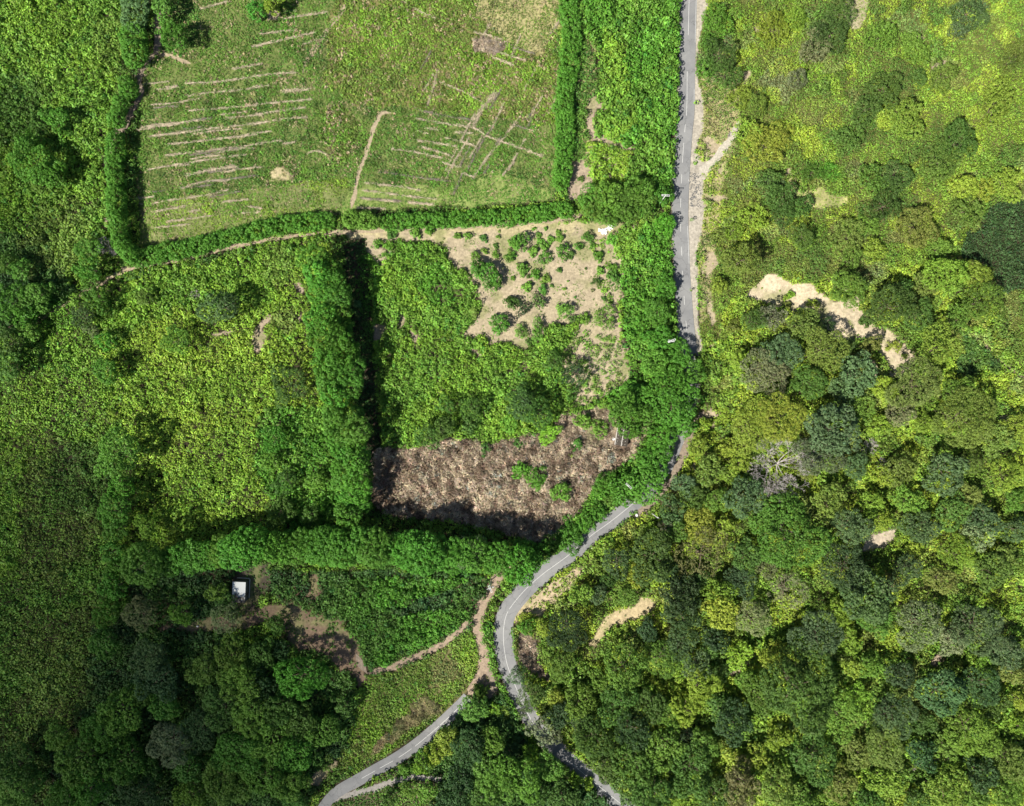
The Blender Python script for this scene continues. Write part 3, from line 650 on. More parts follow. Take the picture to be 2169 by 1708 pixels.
mm = N(nt, 'ShaderNodeMath', operation='MULTIPLY'); nt.links.new(mr.outputs['Result'], mm.inputs[0]); nt.links.new(ck.outputs['Result'], mm.inputs[1])
sc = N(nt, 'ShaderNodeVectorMath', operation='SCALE'); nt.links.new(cr.outputs['Color'], sc.inputs[0]); nt.links.new(mm.outputs['Value'], sc.inputs['Scale'])
nt.links.new(sc.outputs['Vector'], b.inputs['Base Color']); b.inputs['Roughness'].default_value = .9
mat_gravel = simple('pale_gravel', (.40, .365, .30), scale=1.5, amt=.22, bump=.3)
mat_dirt = simple('beaten_earth', (.31, .25, .165), scale=1.2, amt=.28, bump=.4)
mat_dirtd = simple('brown_earth', (.22, .175, .13), scale=1.2, amt=.3, bump=.4)
mat_dirtm = simple('dull_earth', (.27, .205, .145), scale=1.2, amt=.3, bump=.4)
mat_greyp = simple('grey_gravel', (.27, .25, .22), scale=1.5, amt=.25, bump=.3)
mat_line = simple('road_paint', (.62, .62, .59), scale=3, amt=.15)

main_road, (rx_, ry_, rz_, rnx, rny) = ribbon(MAIN, main_hw, 0.16, 'main_road', mat_road)
tag(main_road, kind='structure', label='grey asphalt country road bending through the valley')
side_road, (sx_, sy_, sz_, snx, sny) = ribbon(SIDE, lambda p: 13 if p[1] < 1660 else 13 - (p[1] - 1660) * .05, 0.16, 'side_road', mat_road)
tag(side_road, kind='structure', label='narrower asphalt side road at the bottom of the view')
def line_mesh(arr, ranges, off, w, name, lab):
    x, y, z, a_, b_ = arr
    s = np.concatenate([[0], np.cumsum(np.hypot(np.diff(x), np.diff(y)))])
    V = []; F = []
    for s0, s1 in ranges:
        ss = np.unique(np.concatenate([[s0], s[(s > s0) & (s < s1)], [s1]]))
        X = np.interp(ss, s, x); Y = np.interp(ss, s, y); Z = np.interp(ss, s, z) + .012
        A = np.interp(ss, s, a_); B = np.interp(ss, s, b_)
        n = len(V)
        for i in range(len(ss)):
            V.append((X[i] + A[i] * (off + w), Y[i] + B[i] * (off + w), Z[i])); V.append((X[i] + A[i] * (off - w), Y[i] + B[i] * (off - w), Z[i]))
        for i in range(len(ss) - 1):
            F.append((n + 2 * i, n + 2 * i + 1, n + 2 * i + 3, n + 2 * i + 2))
    o = link(name, mk_mesh(name, V, F), mat_line)
    return tag(o, kind='structure', label=lab)
MA = np.array(MAIN)
smain = np.concatenate([[0], np.cumsum(np.hypot(np.diff(rx_), np.diff(ry_)))])
def s_at(dy):   # arclength where the main road passes layout row dy
    return float(np.interp(dy, MA[:, 1], smain))
rg = [(s_at(-100), s_at(75)), (s_at(152), s_at(246)), (s_at(264), s_at(281)), (s_at(303), s_at(345))]
for y0, y1 in [(370, 389), (421, 440), (470, 491), (523, 542), (574, 594), (627, 646), (680, 700), (732, 752)]:
    rg.append((s_at(y0), s_at(y1)))
rg.append((s_at(880), s_at(1290))); rg.append((s_at(1295), s_at(1560))); rg.append((s_at(1600), s_at(1840)))
line_mesh((rx_, ry_, rz_, rnx, rny), rg, 0.1, .06, 'road_markings', 'white centre line dashes and stripes on the main road')
line_mesh((rx_, ry_, rz_, rnx, rny), [(s_at(-100), s_at(90)), (s_at(190), s_at(216)), (s_at(380), s_at(384)), (s_at(480), s_at(560))], 3.1, .05, 'road_edge_line', 'worn white edge line beside the main road')
ss_ = float(np.hypot(np.diff(sx_), np.diff(sy_)).sum())
line_mesh((sx_, sy_, sz_, snx, sny), [(ss_ * f, ss_ * f + 6.5) for f in (.03, .105, .18, .25, .335, .43, .52)], 0.1, .07, 'road_markings', 'faint white dashes on the side road')
# low kerb / drain edge of the curve
pathmat = {'gravel_path': mat_greyp, 'forest_path': mat_gravel, 'hill_track': mat_dirt, 'ditch_path': mat_dirtd, 'lower_track': mat_dirtm, 'lower_branch': mat_dirtm,
           'clearing_edge': mat_dirtd, 'hedge_path': mat_dirtd, 'branch_track': mat_gravel, 'loop_track': mat_dirtd}
plab = {'field_path': 'beaten earth path running below the clipped hedge', 'hedge_path': 'brown footpath beside the field edge hedge', 'side_path': 'short pale spur path at the field corner',
        'ridge_path': 'bare earth path dividing the cut field', 'faint_track': 'faint grassy track across the cut field', 'lower_track': 'earth track linking the two roads',
        'lower_branch': 'earth path along the foot of the dark thicket', 'clearing_edge': 'short earth path into the brown clearing', 'gravel_path': 'grey gravel path beside the side road',
        'loop_track': 'short brown track inside the bend', 'hill_track': 'thin straight track on the hillside', 'forest_path': 'narrow pale path through the forest', 'ditch_path': 'brown drain verge along the outer road edge',
        'branch_track': 'pale track climbing off the road'}
for i, (k, pts) in enumerate(PATHS.items()):
    o, _ = ribbon(pts, PATH_W[k], 0.09 - .004 * (i % 5), 'footpath' if 'path' in k else 'track', pathmat.get(k, mat_dirt), jag=.55, skirt=.3, seed=i)
    tag(o, kind='structure', label=plab[k])
# verge gravel sheet with broken dark asphalt patch
vb = MB()
# ------------------------------------------------------------------ undergrowth leaves
def leaves(P, R, col, n, leaf, flat=.75, up=.3, jit=.35, tone_j=.16, squash=.85):
    """n leaf quads around each tuft centre P (k,3) with radius R (k,), colour col (k,3); returns V, F, tone"""
    k = len(P)
    if k == 0: return np.zeros((0, 3)), np.zeros((0, 4), int), np.zeros((0, 3))
    th = rng.random((k, n)) * 2 * np.pi
    cz = 1 - rng.random((k, n)) ** .9 * 1.15
    cz = np.clip(cz, -.3, 1)
    sz = np.sqrt(np.clip(1 - cz * cz, 0, 1))
    d = np.stack([sz * np.cos(th), sz * np.sin(th), cz], -1)
    rad = R[:, None, None] * (0.72 + .33 * rng.random((k, n, 1)))
    c = P[:, None, :] + d * rad * np.array([1, 1, squash])
    nn = d + np.array([0, 0, up]) + jit * rng.normal(size=(k, n, 3))
    nn /= np.linalg.norm(nn, axis=-1, keepdims=True)
    ref = rng.normal(size=(k, n, 3))
    u = np.cross(nn, ref); u /= np.linalg.norm(u, axis=-1, keepdims=True) + 1e-9
    v = np.cross(nn, u)
    ls = R[:, None, None] * leaf * (.7 + .6 * rng.random((k, n, 1)))
    u = u * ls; v = v * ls * flat
    q = np.stack([c + u, c + v, c - u * .9, c - v], 2)         # k,n,4,3
    V = q.reshape(-1, 3)
    F = np.arange(len(V)).reshape(-1, 4)
    t = col[:, None, :] * (1 + tone_j * rng.normal(size=(k, n, 1))).clip(.45, 1.7)
    t = t * (1 + .07 * rng.normal(size=(k, n, 3)))
    return V, F, t.reshape(-1, 3).clip(.004, .9)

ROADD = [(MAIN, 17.5), (SIDE, 14)]
def blocked(x, y, extra=0.0):
    b_ = inside(x, y, VERGE) & (rng.random(len(x)) > .02)
    d = poly_dist(x, y, MAIN)
    b_ |= d < np.where((y > 1150) & (y < 1480), 20, 17.5) + 2.2 * fbm(x, y, 8, 207, 2) + extra
    b_ |= poly_dist(x, y, SIDE) < 15 + extra
    for k, pts in PATHS.items():
        if k == 'faint_track': continue
        dd = poly_dist(x, y, pts)
        b_ |= dd < PATH_W[k] * (.75 + .35 * fbm(x, y, 9, 3, 2)) + extra
    b_ |= (x > 489) & (x < 533) & (y > 1224) & (y < 1281)
    b_ |= (x > 1296) & (x < 1336) & (y > 890) & (y < 955)
    return b_

OBJ = {}
def emit(key, arrs):
    OBJ.setdefault(key, []).append(arrs)
GROUPS = {}
for i, (_, _, kw) in enumerate(REG):
    GROUPS.setdefault((kw['sp'], kw['obj']), []).append(i)
for (sp, okey), ids in GROUPS.items():
    st = sp / S * .93
    # bounding box of these regions, within the view plus a margin
    pts = np.array([p for i in ids for p in REG[i][0]])
    x0, x1 = max(-55, pts[:, 0].min() - 10), min(2225, pts[:, 0].max() + 10)
    y0, y1 = max(-55, pts[:, 1].min() - 10), min(1765, pts[:, 1].max() + 10)
    if x1 <= x0 or y1 <= y0: continue
    X, Y = np.meshgrid(np.arange(x0, x1, st), np.arange(y0, y1, st * .87))
    X[1::2] += st * .5
    X = (X + (rng.random(X.shape) - .5) * st * .85).ravel(); Y = (Y + (rng.random(Y.shape) - .5) * st * .85).ravel()
    r = region_at(X, Y)
    keep = np.isin(r, ids)
    X, Y, r = X[keep], Y[keep], r[keep]
    if len(X) == 0: continue
    gap = np.array([kw['gap'] for _, _, kw in REG])[r]
    hh = np.array([kw['h'] for _, _, kw in REG])[r]
    rr = np.array([kw['r'] for _, _, kw in REG])[r]
    # gaps come in patches
    gn = .5 + .5 * fbm(X, Y, 16, 83, 3)
    q = np.clip(.55 * gn + .45 * rng.random(len(X)), 0, 1)
    thr = np.where(gap < .2, gap * 1.25 + .15, gap * .62 + .2)
    keep = (q > thr) & ~blocked(X, Y, 0)
    X, Y, r, hh, rr = X[keep], Y[keep], r[keep], hh[keep], rr[keep]
    n = len(X)
    if n == 0: continue
    big = fbm(X, Y, 34, 91, 3); sm = rng.random(n)
    cellh = cells(X, Y, 21, 67); c1, d1 = cells(X, Y, 38, 23, True); c3, d3 = cells(X, Y, 15, 73, True)
    slope = np.isin(r, [i for i, (_, _, kw) in enumerate(REG) if kw['obj'] in ('hillside', 'forest_floor') and kw['gap'] < .3])
    inval = np.isin(r, [i for i, (_, _, kw) in enumerate(REG) if kw['obj'] in ('valley', 'roadside') and kw['gap'] < .2 and kw['h'] > 1.1])
    hz = hh * np.clip(.62 + .30 * big + .60 * (sm - .5) + .4 * (cellh - .5), .12, 1.8)
    c4, d4 = cells(X, Y, 62, 29, True)
    dome = lambda d, k: np.sqrt(np.clip(1 - (d * k) ** 2, 0, 1))
    hz = hz + slope * (2.6 * np.clip(c1 - .35, 0, 1) * dome(d1, 1.25) + 1.3 * c3 * dome(d3, 1.2) + 3.0 * np.clip(c4 - .5, 0, 1) * dome(d4, 1.3))
    hz = hz + inval * (1.5 * c3 * dome(d3, 1.15) + 2.6 * np.clip(c1 - .62, 0, 1) * dome(d1, 1.3))
    rr = rr * (.82 + .42 * cells(X, Y, 46, 101))
    rr = rr * (.78 + .6 * rng.random(n)) * (1 + .12 * big)
    wx, wy, wz = unproj(X, Y, hz)
    col = colmix(X, Y, r, n)
    tall = 1 + .28 * fbm(X, Y, 11, 15, 2)[:, None]
    col = col * tall * (1 + .12 * rng.normal(size=(n, 1)))
    # some bushes of another kind scattered in
    odd = rng.random(n) < .035
    col[odd] = col[odd] * np.array([.55, .75, .9])
    if okey == 'field':
        odd = rng.random(n) < np.clip(.07 + .35 * fbm(X, Y, 28, 133, 3), .02, .5)
        col[odd] = np.array((.36, .30, .17)) * (1 + .2 * rng.normal(size=(odd.sum(), 1)))
        col = col * np.where(cells(X, Y, 9, 7) > .75, .72, 1.0)[:, None]
    odd = rng.random(n) < .02
    col[odd] = col[odd] * np.array([1.35, 1.2, 1.3])
    P = np.stack([wx, wy, wz + hz - rr * .5], -1)
    isdry = np.array([kw['col'] in ('dry', 'straw') for _, _, kw in REG])[r]
    if (~isdry).any():
        s = ~isdry
        nl = 24 if sp > 1.25 else (14 if sp > .92 else 9)
        lf = .31 if sp > 1.25 else .40
        emit(okey, leaves(P[s], rr[s], col[s], nl, lf))
        # a lower ring of growth under tall bushes, so they stand on something
        t = s & (hh > 1.7)
        if t.any():
            P2 = P[t] + np.stack([(rng.random(t.sum()) - .5) * 1.5, (rng.random(t.sum()) - .5) * 1.5, -hz[t] * .5], -1)
            emit(okey, leaves(P2, rr[t] * 1.05, col[t], 9, .42))
    if isdry.any():
        s = isdry
        mc, md = cells(X[s], Y[s], 13, 44, True)
        P3 = P[s].copy(); P3[:, 2] += 1.6 * mc * np.sqrt(np.clip(1 - (md * 1.3) ** 2, 0, 1))
        emit(okey, leaves(P3, rr[s] * 1.1, col[s], 36, .48, flat=.16, up=.35, jit=.5, tone_j=.17))
UL = {'valley': ('undergrowth', 'dense yellow-green thicket covering the valley fields beside the hedges'),
      'field': ('low_herbage', 'short green weeds and grass regrowing on the cut field'),
      'roadside': ('roadside_undergrowth', 'bright green bushes massed beside the main road'),
      'dry': ('dry_undergrowth', 'brown withered scrub and straw in the walled-in patch'),
      'hillside': ('hillside_vegetation', 'patchy lime and dark green bracken over the hillside'),
      'forest_floor': ('forest_undergrowth', 'low leafy growth filling the gaps between the forest trees')}
ntot = 0
for key, lst in OBJ.items():
    V = np.concatenate([a[0] for a in lst]); t = np.concatenate([a[2] for a in lst])
    F = np.arange(len(V)).reshape(-1, 4)
    ntot += len(F)
    o = link(UL[key][0], mk_mesh(UL[key][0], V, F, False, t), mat_under)
    tag(o, kind='stuff', label=UL[key][1], category='undergrowth')
print('undergrowth quads', ntot)
del OBJ

# ------------------------------------------------------------------ labels that single things out
LAND = [('white-roofed hut', 506, 1255), ('dark-roofed shed', 1316, 925), ('big grey dead tree', 1655, 985), ('small dead tree', 1845, 948), ('pale bare scar', 1760, 680),
        ('road bend', 1066, 1340), ('white rubble heap', 1284, 488), ('pole by the road crossing', 1405, 425), ('pole above the hidden road', 1423, 722), ('pole inside the bend', 1038, 1249),
        ('sandy forest clearing', 1870, 1145), ('tan slope gap', 1320, 1310), ('dry brown scrub', 1000, 1020), ('clipped hedge corner', 275, 540), ('track fork', 1510, 350),
        ('gravel path end', 930, 1648), ('field hedge gap', 720, 455), ('meeting of the windbreaks', 765, 1115), ('brown clearing', 640, 1330), ('thin hillside track', 2090, 740),
        ('pale forest path', 1990, 1625), ('top of the side road', 980, 1492), ('field spur path', 370, 122), ('field dividing path', 800, 330), ('dark smooth stand', 2110, 520),
        ('lower forest bare spot', 1985, 1405), ('pole by the lower verge', 1380, 1091), ('pole beside the lower road stretch', 1332, 1030)]
DIRS = ['east', 'north-east', 'north', 'north-west', 'west', 'south-west', 'south', 'south-east']
ORD = ['first', 'second', 'third', 'fourth', 'fifth', 'sixth', 'seventh', 'eighth', 'ninth', 'tenth', 'eleventh', 'twelfth']
REGISTRY = []     # (object, layout x, layout y, adjective phrase, noun)
def register(o, dx, dy, adj, noun):
    REGISTRY.append((o, dx, dy, adj, noun))
def write_labels():
    cells = {}
    for it in REGISTRY:
        o, dx, dy, adj, noun = it
        best = min(LAND, key=lambda l: math.hypot(l[1] - dx, l[2] - dy))
        a_ = math.degrees(math.atan2(best[2] - dy, dx - best[1])) % 360
        k = int((a_ + 22.5) // 45) % 8
        cells.setdefault((best[0], k, adj, noun), []).append((math.hypot(best[1] - dx, best[2] - dy), it))
    for (ln, k, adj, noun), lst in cells.items():
        lst.sort(key=lambda t: t[0])
        for j, (_, it) in enumerate(lst):
            if len(lst) == 1: lab = f'{adj} {noun} {DIRS[k]} of the {ln}'
            else: lab = f'{adj} {noun}, {ORD[min(j, 11)]} one out {DIRS[k]} from the {ln}'
            it[0]['label'] = lab

# ------------------------------------------------------------------ crowns
def crown_arrays(spheres, tr, dens, nl, leaf, zmin=-.35, flat=.7, jit=.35, tone_j=.14, tuft_tone=.14, lobe_tone=.12):
    """leaf tufts over the outside of a union of ellipsoids [(c, (rx,ry,rz))]"""
    Ps = []; LT = []
    for i, (c, rad) in enumerate(spheres):
        c = np.array(c); rad = np.array(rad)
        area = 4 * math.pi * (rad[0] * rad[1] + rad[2] * (rad[0] + rad[1]) / 2) / 2
        n = max(8, int(area * dens))
        k = np.arange(n) + .5
        cz = 1 - 2 * k / n; th = math.pi * (1 + 5 ** .5) * k + rng.random() * 6
        d = np.stack([np.sqrt(1 - cz * cz) * np.cos(th), np.sqrt(1 - cz * cz) * np.sin(th), cz], -1)
        d = d + rng.normal(size=d.shape) * .6 * tr / rad.mean()
        d /= np.linalg.norm(d, axis=1, keepdims=True)
        p = c + d * rad * (1 + .06 * rng.normal(size=(n, 1)))
        ok = d[:, 2] > zmin
        for j, (c2, r2) in enumerate(spheres):
            if j != i:
                ok &= (((p - np.array(c2)) / np.array(r2)) ** 2).sum(1) > .86
        Ps.append(p[ok]); LT.append(np.full(ok.sum(), 1 + lobe_tone * rng.normal()))
    P = np.concatenate(Ps); LT = np.concatenate(LT)[:, None]
    R = tr * (.75 + .5 * rng.random(len(P)))
    tone = LT * np.ones((len(P), 3)) * (1 + tuft_tone * rng.normal(size=(len(P), 1))).clip(.5, 1.6) * (1 + .05 * rng.normal(size=(len(P), 3)))
    return leaves(P, R, tone, nl, leaf, flat=flat, jit=jit, tone_j=tone_j)
def crown_mesh(name, spheres, **kw):
    V, F, t = crown_arrays(spheres, **kw)
    return mk_mesh(name, V, F, False, t)
def tree_spheres(R, nlobe, zf=.72, core=.62, lr=(.30, .52)):
    """uneven crown: a core and limbs of foliage of different reach and height"""
    sp = [((R * rng.normal() * .08, R * rng.normal() * .08, 0), (R * core * rng.uniform(.85, 1.1), R * core * rng.uniform(.85, 1.1), R * core * zf * 1.2))]
    a0 = rng.random() * 6
    for k in range(nlobe):
        a_ = a0 + k * 2 * math.pi / nlobe + rng.normal() * .35
        el = rng.choice([-.25, -.05, .25, .6, .9]) + rng.normal() * .12
        q = R * rng.uniform(*lr) * (.8 if el > .5 else 1); dist = R * rng.choice([.82, .95, 1.05, 1.15]) * rng.uniform(.95, 1.05) - q
        if R < 3: dist = R * rng.uniform(.65, 1.3) - q * .6
        sp.append(((dist * math.cos(a_) * math.cos(el), dist * math.sin(a_) * math.cos(el), dist * math.sin(el) * zf + R * .1), (q * rng.uniform(.8, 1.2), q * rng.uniform(.8, 1.2), q * rng.uniform(.65, .95))))
    return sp
VAR = {}
def trunk_mesh(R, th, seed):
    """tapered trunk with limbs; crown centre at z=0, foot at z=-th"""
    r_ = random.Random(seed)
    m = MB()
    r0 = .05 * R + .12
    p = np.array([0, 0, -th - .3]); q = np.array([r_.uniform(-.3, .3), r_.uniform(-.3, .3), -th * .45])
    m.tube(p, q, r0 * 1.25, r0 * .85, 8)
    top = np.array([0, 0, R * .1]); m.tube(q, top, r0 * .85, r0 * .3, 8)
    for k in range(7):
        a_ = k * 2.4 + r_.random(); L = R * r_.uniform(.5, .8)
        s = q + (top - q) * r_.uniform(0, .6)
        e = s + np.array([math.cos(a_) * L, math.sin(a_) * L, L * .12])
        mid = (s + e) / 2 + np.array([0, 0, .1 * L])
        m.tube(s, mid, r0 * .45, r0 * .28, 6); m.tube(mid, e, r0 * .28, r0 * .08, 6)
    me = mk_mesh('trunk', m.v, m.f, True); me.materials.append(mat_trunk)
    return me
def get_variant(R, style):
    sizes = [1.6, 2.6, 4.0, 5.5, 7.5, 10.0, 14.0]
    b_ = min(sizes, key=lambda s: abs(math.log(s / R)))
    key = (b_, style)
    if key not in VAR:
        VAR[key] = []
        nv = 3 if b_ > 8 else 4
        for v in range(nv):
            if style == 'tuft':      # distinct leaf balls
                kw = dict(tr=.78, dens=.62, nl=24, leaf=.34, jit=.3, tuft_tone=.16); nl_ = 7; sp = tree_spheres(b_, 8 if b_ > 3 else 5)
            elif style == 'row':
                kw = dict(tr=.82, dens=.56, nl=30, leaf=.30, jit=.25, tuft_tone=.14, lobe_tone=.05); sp = tree_spheres(b_, 6, core=.82, lr=(.34, .46))
            elif style == 'fine':    # feathery
                kw = dict(tr=.55, dens=1.1, nl=15, leaf=.44, flat=.5, jit=.35, tuft_tone=.18); sp = tree_spheres(b_, 9 if b_ > 3 else 5, lr=(.3, .42))
            elif style == 'sparse':
                kw = dict(tr=.6, dens=.62, nl=12, leaf=.40, flat=.4, jit=.8, tuft_tone=.25); sp = tree_spheres(b_, 9 if b_ > 3 else 5, lr=(.3, .42))
            else:                    # 'clump': uneven mass of bigger clumps
                kw = dict(tr=.72, dens=.78, nl=20, leaf=.36, jit=.32, tuft_tone=.18); sp = tree_spheres(b_, 11 if b_ > 3 else 6, lr=(.26, .42))
            q_ = (.82, 1.0, 1.2, .92)[v]; kw['leaf'] *= q_; kw['nl'] = int(kw['nl'] / q_ ** 1.5); kw['tuft_tone'] *= (1.3, 1, .8, 1.5)[v]
            me = crown_mesh('crown', sp, **kw); me.materials.append(mat_crown)
            th = b_ * .8 + 2.0 if b_ > 3 else b_ * .55
            VAR[key].append((me, trunk_mesh(b_, th, len(VAR) * 10 + v), th))
    return b_, VAR[key][rng.integers(len(VAR[key]))]
SIZE_W = [(2.2, 'small'), (4.2, 'medium'), (7, 'broad'), (99, 'huge')]
def jitter_col(c, a=.1):
    v = 1 + a * rng.normal()
    return tuple(np.clip(np.array(c) * v * (1 + .06 * rng.normal(size=3)), .01, .9)) + (1,)
def tree(dx, dy, rd, colname, style='clump', name='broadleaf_tree', noun='tree', cat='tree', group='trees', lift=1.0, bright=1.0, tint=(1, 1, 1)):
    """dx, dy, rd: centre and radius of the crown as seen, in layout units"""
    R = rd * S
    b_, (me, tm, th) = get_variant(R, style)
    f = R / b_
    if cat == 'shrub': base = R * .42
    else: base = th * f * lift
    hc = base
    x, y, z = (float(v) for v in unproj(dx, dy, hc))
    root = link(name, None, None, None, (x, y, z))
    root.empty_display_size = .5
    root.rotation_euler = (0, 0, rng.random() * 6.28)
    sx, sy = (f * rng.uniform(.78, 1.25), f * rng.uniform(.78, 1.25)) if cat == 'shrub' else (f * rng.uniform(.9, 1.12), f * rng.uniform(.9, 1.12))
    c = link('crown', me, None, root, (0, 0, hc)); c.scale = (sx, sy, f * rng.uniform(.9, 1.12))
    c.color = jitter_col(np.array(PAL[colname]) * bright * np.array(tint))
    t = link('trunk', tm, None, root, (0, 0, hc)); t.scale = (f, f, (hc) / th if th > 0 else f)
    tag(root, None, cat, group)
    sz = next(w for l, w in SIZE_W if R < l)
    register(root, dx, dy, f'{sz} {colname}', noun)
    return root

A_ = dict(L='lime', Y='yellow-green', V='bright green', G='mid green', D='dark green', B='blue-green', E='grey-green', O='olive', R='brownish', P='pale', F='leafy green')
def trees(c, r, items, shrink=1.0, **kw):
    for it in items:
        x, y, rad, col = it[:4]
        st = it[4] if len(it) > 4 else 'clump'
        dx, dy = T(c, r, x, y)
        tree(dx, dy, rad * .2572 * shrink, A_[col], st, **kw)
FG = dict(group='forest trees on the slope beyond the road', shrink=.93, tint=(1.08, .96, 1.03))
trees(3, 1, [(690,740,150,'F'),(1040,880,190,'G','fine'),(1500,620,170,'Y'),(1800,850,170,'F','fine'),(1280,960,150,'G','fine'),(300,1050,160,'O','fine'),(80,980,110,'E','fine'),
    (150,1250,150,'B'),(500,1250,190,'O','fine'),(900,1200,90,'O'),(950,1310,45,'L'),(1080,1210,50,'L'),(420,860,45,'L'),(780,1440,180,'B'),(370,1500,140,'G'),(90,1480,160,'E','fine'),
    (1260,1540,220,'O','fine'),(1600,1600,160,'F','fine'),(1430,1230,180,'Y','fine'),(1750,640,130,'Y'),(650,1580,120,'B'),(1000,1560,110,'L'),(330,320,110,'G','fine'),(1350,720,120,'O'),
    (1150,760,90,'G'),(1600,1000,120,'F','fine'),(520,1060,70,'D'),(700,1190,60,'G'),(850,1020,45,'G'),(230,790,28,'Y'),(190,820,25,'L'),(200,890,35,'O'),(1170,1300,25,'O')], **FG)
trees(3, 2, [(120,180,210,'L','fine'),(560,250,240,'B'),(450,480,190,'B'),(740,560,130,'B'),(760,90,130,'F','fine'),(1110,130,150,'E','fine'),(1640,170,270,'O','fine'),(1500,590,180,'B','tuft'),
    (1120,580,140,'O'),(540,860,155,'O'),(720,1060,170,'B'),(180,1090,290,'V','tuft'),(690,1400,200,'D','fine'),(830,1610,230,'B'),(1180,1390,150,'B','fine'),(1200,850,130,'F'),
    (1560,930,150,'G'),(1290,1060,150,'B'),(1820,1010,150,'B'),(2000,640,150,'L','fine'),(1900,350,130,'O','fine'),(1750,1130,130,'E','fine'),(2080,1080,130,'B'),(1590,1290,160,'Y','fine'),
    (200,1580,180,'E','sparse'),(900,860,110,'Y'),(930,1440,80,'Y'),(1880,1440,150,'G'),(1480,1500,140,'O','fine'),(2060,250,120,'L','fine'),(1700,800,110,'O'),(2080,850,110,'F'),
    (1340,200,110,'Y'),(950,230,90,'Y'),(1250,1230,80,'L'),(970,1000,100,'L'),(1000,650,90,'L'),(350,620,70,'O'),(1700,520,110,'G','fine'),(2000,1300,110,'O')], **FG)
trees(3, 3, [(600,120,130,'Y'),(450,310,200,'B','fine'),(920,180,140,'F','fine'),(1300,210,190,'E','fine'),(1750,220,230,'B','fine'),(1970,430,150,'B'),(100,450,120,'L'),
    (290,730,300,'G','tuft'),(700,320,110,'Y'),(880,530,110,'F'),(1130,610,120,'D'),(1450,760,190,'B'),(1800,700,170,'B','fine'),(780,780,100,'Y'),(620,950,170,'F','fine'),(1060,950,190,'B','fine'),
    (1700,1060,210,'F','fine'),(1000,1200,190,'O'),(420,1290,210,'G'),(790,1260,120,'O'),(640,1510,140,'O'),(1000,1490,150,'Y'),(1310,1270,130,'D'),(1500,1570,180,'Y'),(1800,1430,160,'D'),
    (2010,1310,150,'O'),(130,1540,170,'O'),(320,1660,130,'F'),(2050,600,120,'O'),(2110,820,90,'L'),(1900,860,120,'G'),(130,1140,100,'Y'),(2010,1600,160,'F'),(1250,1640,110,'G'),(1550,330,130,'E'),
    (480,1050,110,'Y'),(1300,1000,110,'G'),(1500,1200,110,'F'),(850,1650,120,'G'),(1750,1640,120,'F'),(760,560,90,'Y'),(1850,560,100,'F'),(2120,1050,90,'Y')], **FG)
trees(2, 1, [(1940,500,170,'O','fine'),(2010,1010,120,'G','fine'),(2060,1400,160,'E','fine'),(1900,1350,110,'Y'),(1730,720,70,'L'),(1850,1060,60,'O')], **FG)
trees(2, 2, [(1450,700,110,'B'),(1560,400,90,'L'),(1780,420,85,'L'),(1920,540,95,'L'),(1650,600,130,'O'),(1980,250,200,'L','fine'),(1340,900,130,'B','fine'),(1520,790,110,'G'),(1720,830,120,'F'),
    (1930,820,170,'B'),(2110,1000,130,'V'),(1590,1060,140,'L'),(1770,1050,90,'L'),(1400,1090,100,'G'),(1600,1290,200,'R','sparse'),(1180,1320,200,'G'),(900,1350,140,'B','fine'),(1080,1450,120,'L'),
    (1340,1450,110,'D'),(1400,1620,180,'D'),(600,1620,110,'F'),(980,1620,100,'F'),(1960,1300,140,'G'),(2110,1400,100,'E','fine'),(1900,1510,140,'B','fine'),(1750,1600,150,'Y'),(1270,1180,90,'G'),
    (1600,230,60,'Y'),(740,1620,100,'B'),(830,1500,70,'G'),(1300,150+900,70,'E'),(1830,650,80,'Y'),(1600,780,60,'G'),(1080,1120,60,'O'),(1180,1100,70,'Y'),(2010,700,90,'G'),(1560,1480,90,'G')], **FG)
trees(2, 3, [(490,230,185,'D','fine'),(300,240,75,'L'),(160,230,70,'V'),(340,400,85,'F'),(430,530,140,'F'),(960,570,200,'F','fine'),(1250,480,170,'F','fine'),(1410,370,140,'B','fine'),(1140,260,100,'D'),
    (1430,120,170,'D'),(1700,330,120,'D'),(1560,540,130,'B','fine'),(1750,80,160,'L'),(2010,170,160,'E','fine'),(1900,460,120,'Y'),(1590,710,160,'L','tuft'),(1460,910,145,'L','tuft'),(390,800,70,'L'),
    (580,860,145,'F'),(80,630,85,'B','fine'),(200,790,120,'G','fine'),(750,660,110,'F'),(890,860,190,'G'),(420,960,110,'D'),(700,1130,190,'G'),(1160,880,150,'G'),(1010,1060,170,'D'),(1300,1200,180,'F'),
    (1050,1350,180,'G'),(1500,1400,190,'G'),(1210,1600,180,'G'),(1860,1310,115,'L'),(2050,1290,95,'L'),(1620,1180,130,'F'),(1850,1010,170,'D'),(2060,800,150,'F','fine'),(1960,640,110,'F'),(1750,880,120,'G'),
    (1910,1500,180,'R'),(1700,1610,140,'G'),(1000,1560,130,'G'),(800,1370,130,'G'),(1320,960,110,'F'),(600,1010,80,'D'),(640,1160,90,'F'),(1480,1120,100,'D'),(1650,420,80,'G'),(1750,600,80,'G'),(1400,1610,90,'Y')], **FG)
trees(2, 3, [(265,1060,120,'E','fine'),(130,930,50,'E','fine'),(370,1120,75,'E','fine')], name='pale_flowering_tree', noun='thin-leaved tree', group='pale thin trees hanging over the lower road')
VG_ = dict(group='trees on the strip between the two roads')
trees(2, 3, [(90,1450,180,'F'),(180,1260,70,'Y'),(350,1370,120,'F'),(560,1480,55,'L'),(655,1515,35,'L'),(450,1650,140,'G'),(470,1430,60,'F'),(250,1600,110,'G')], **VG_)
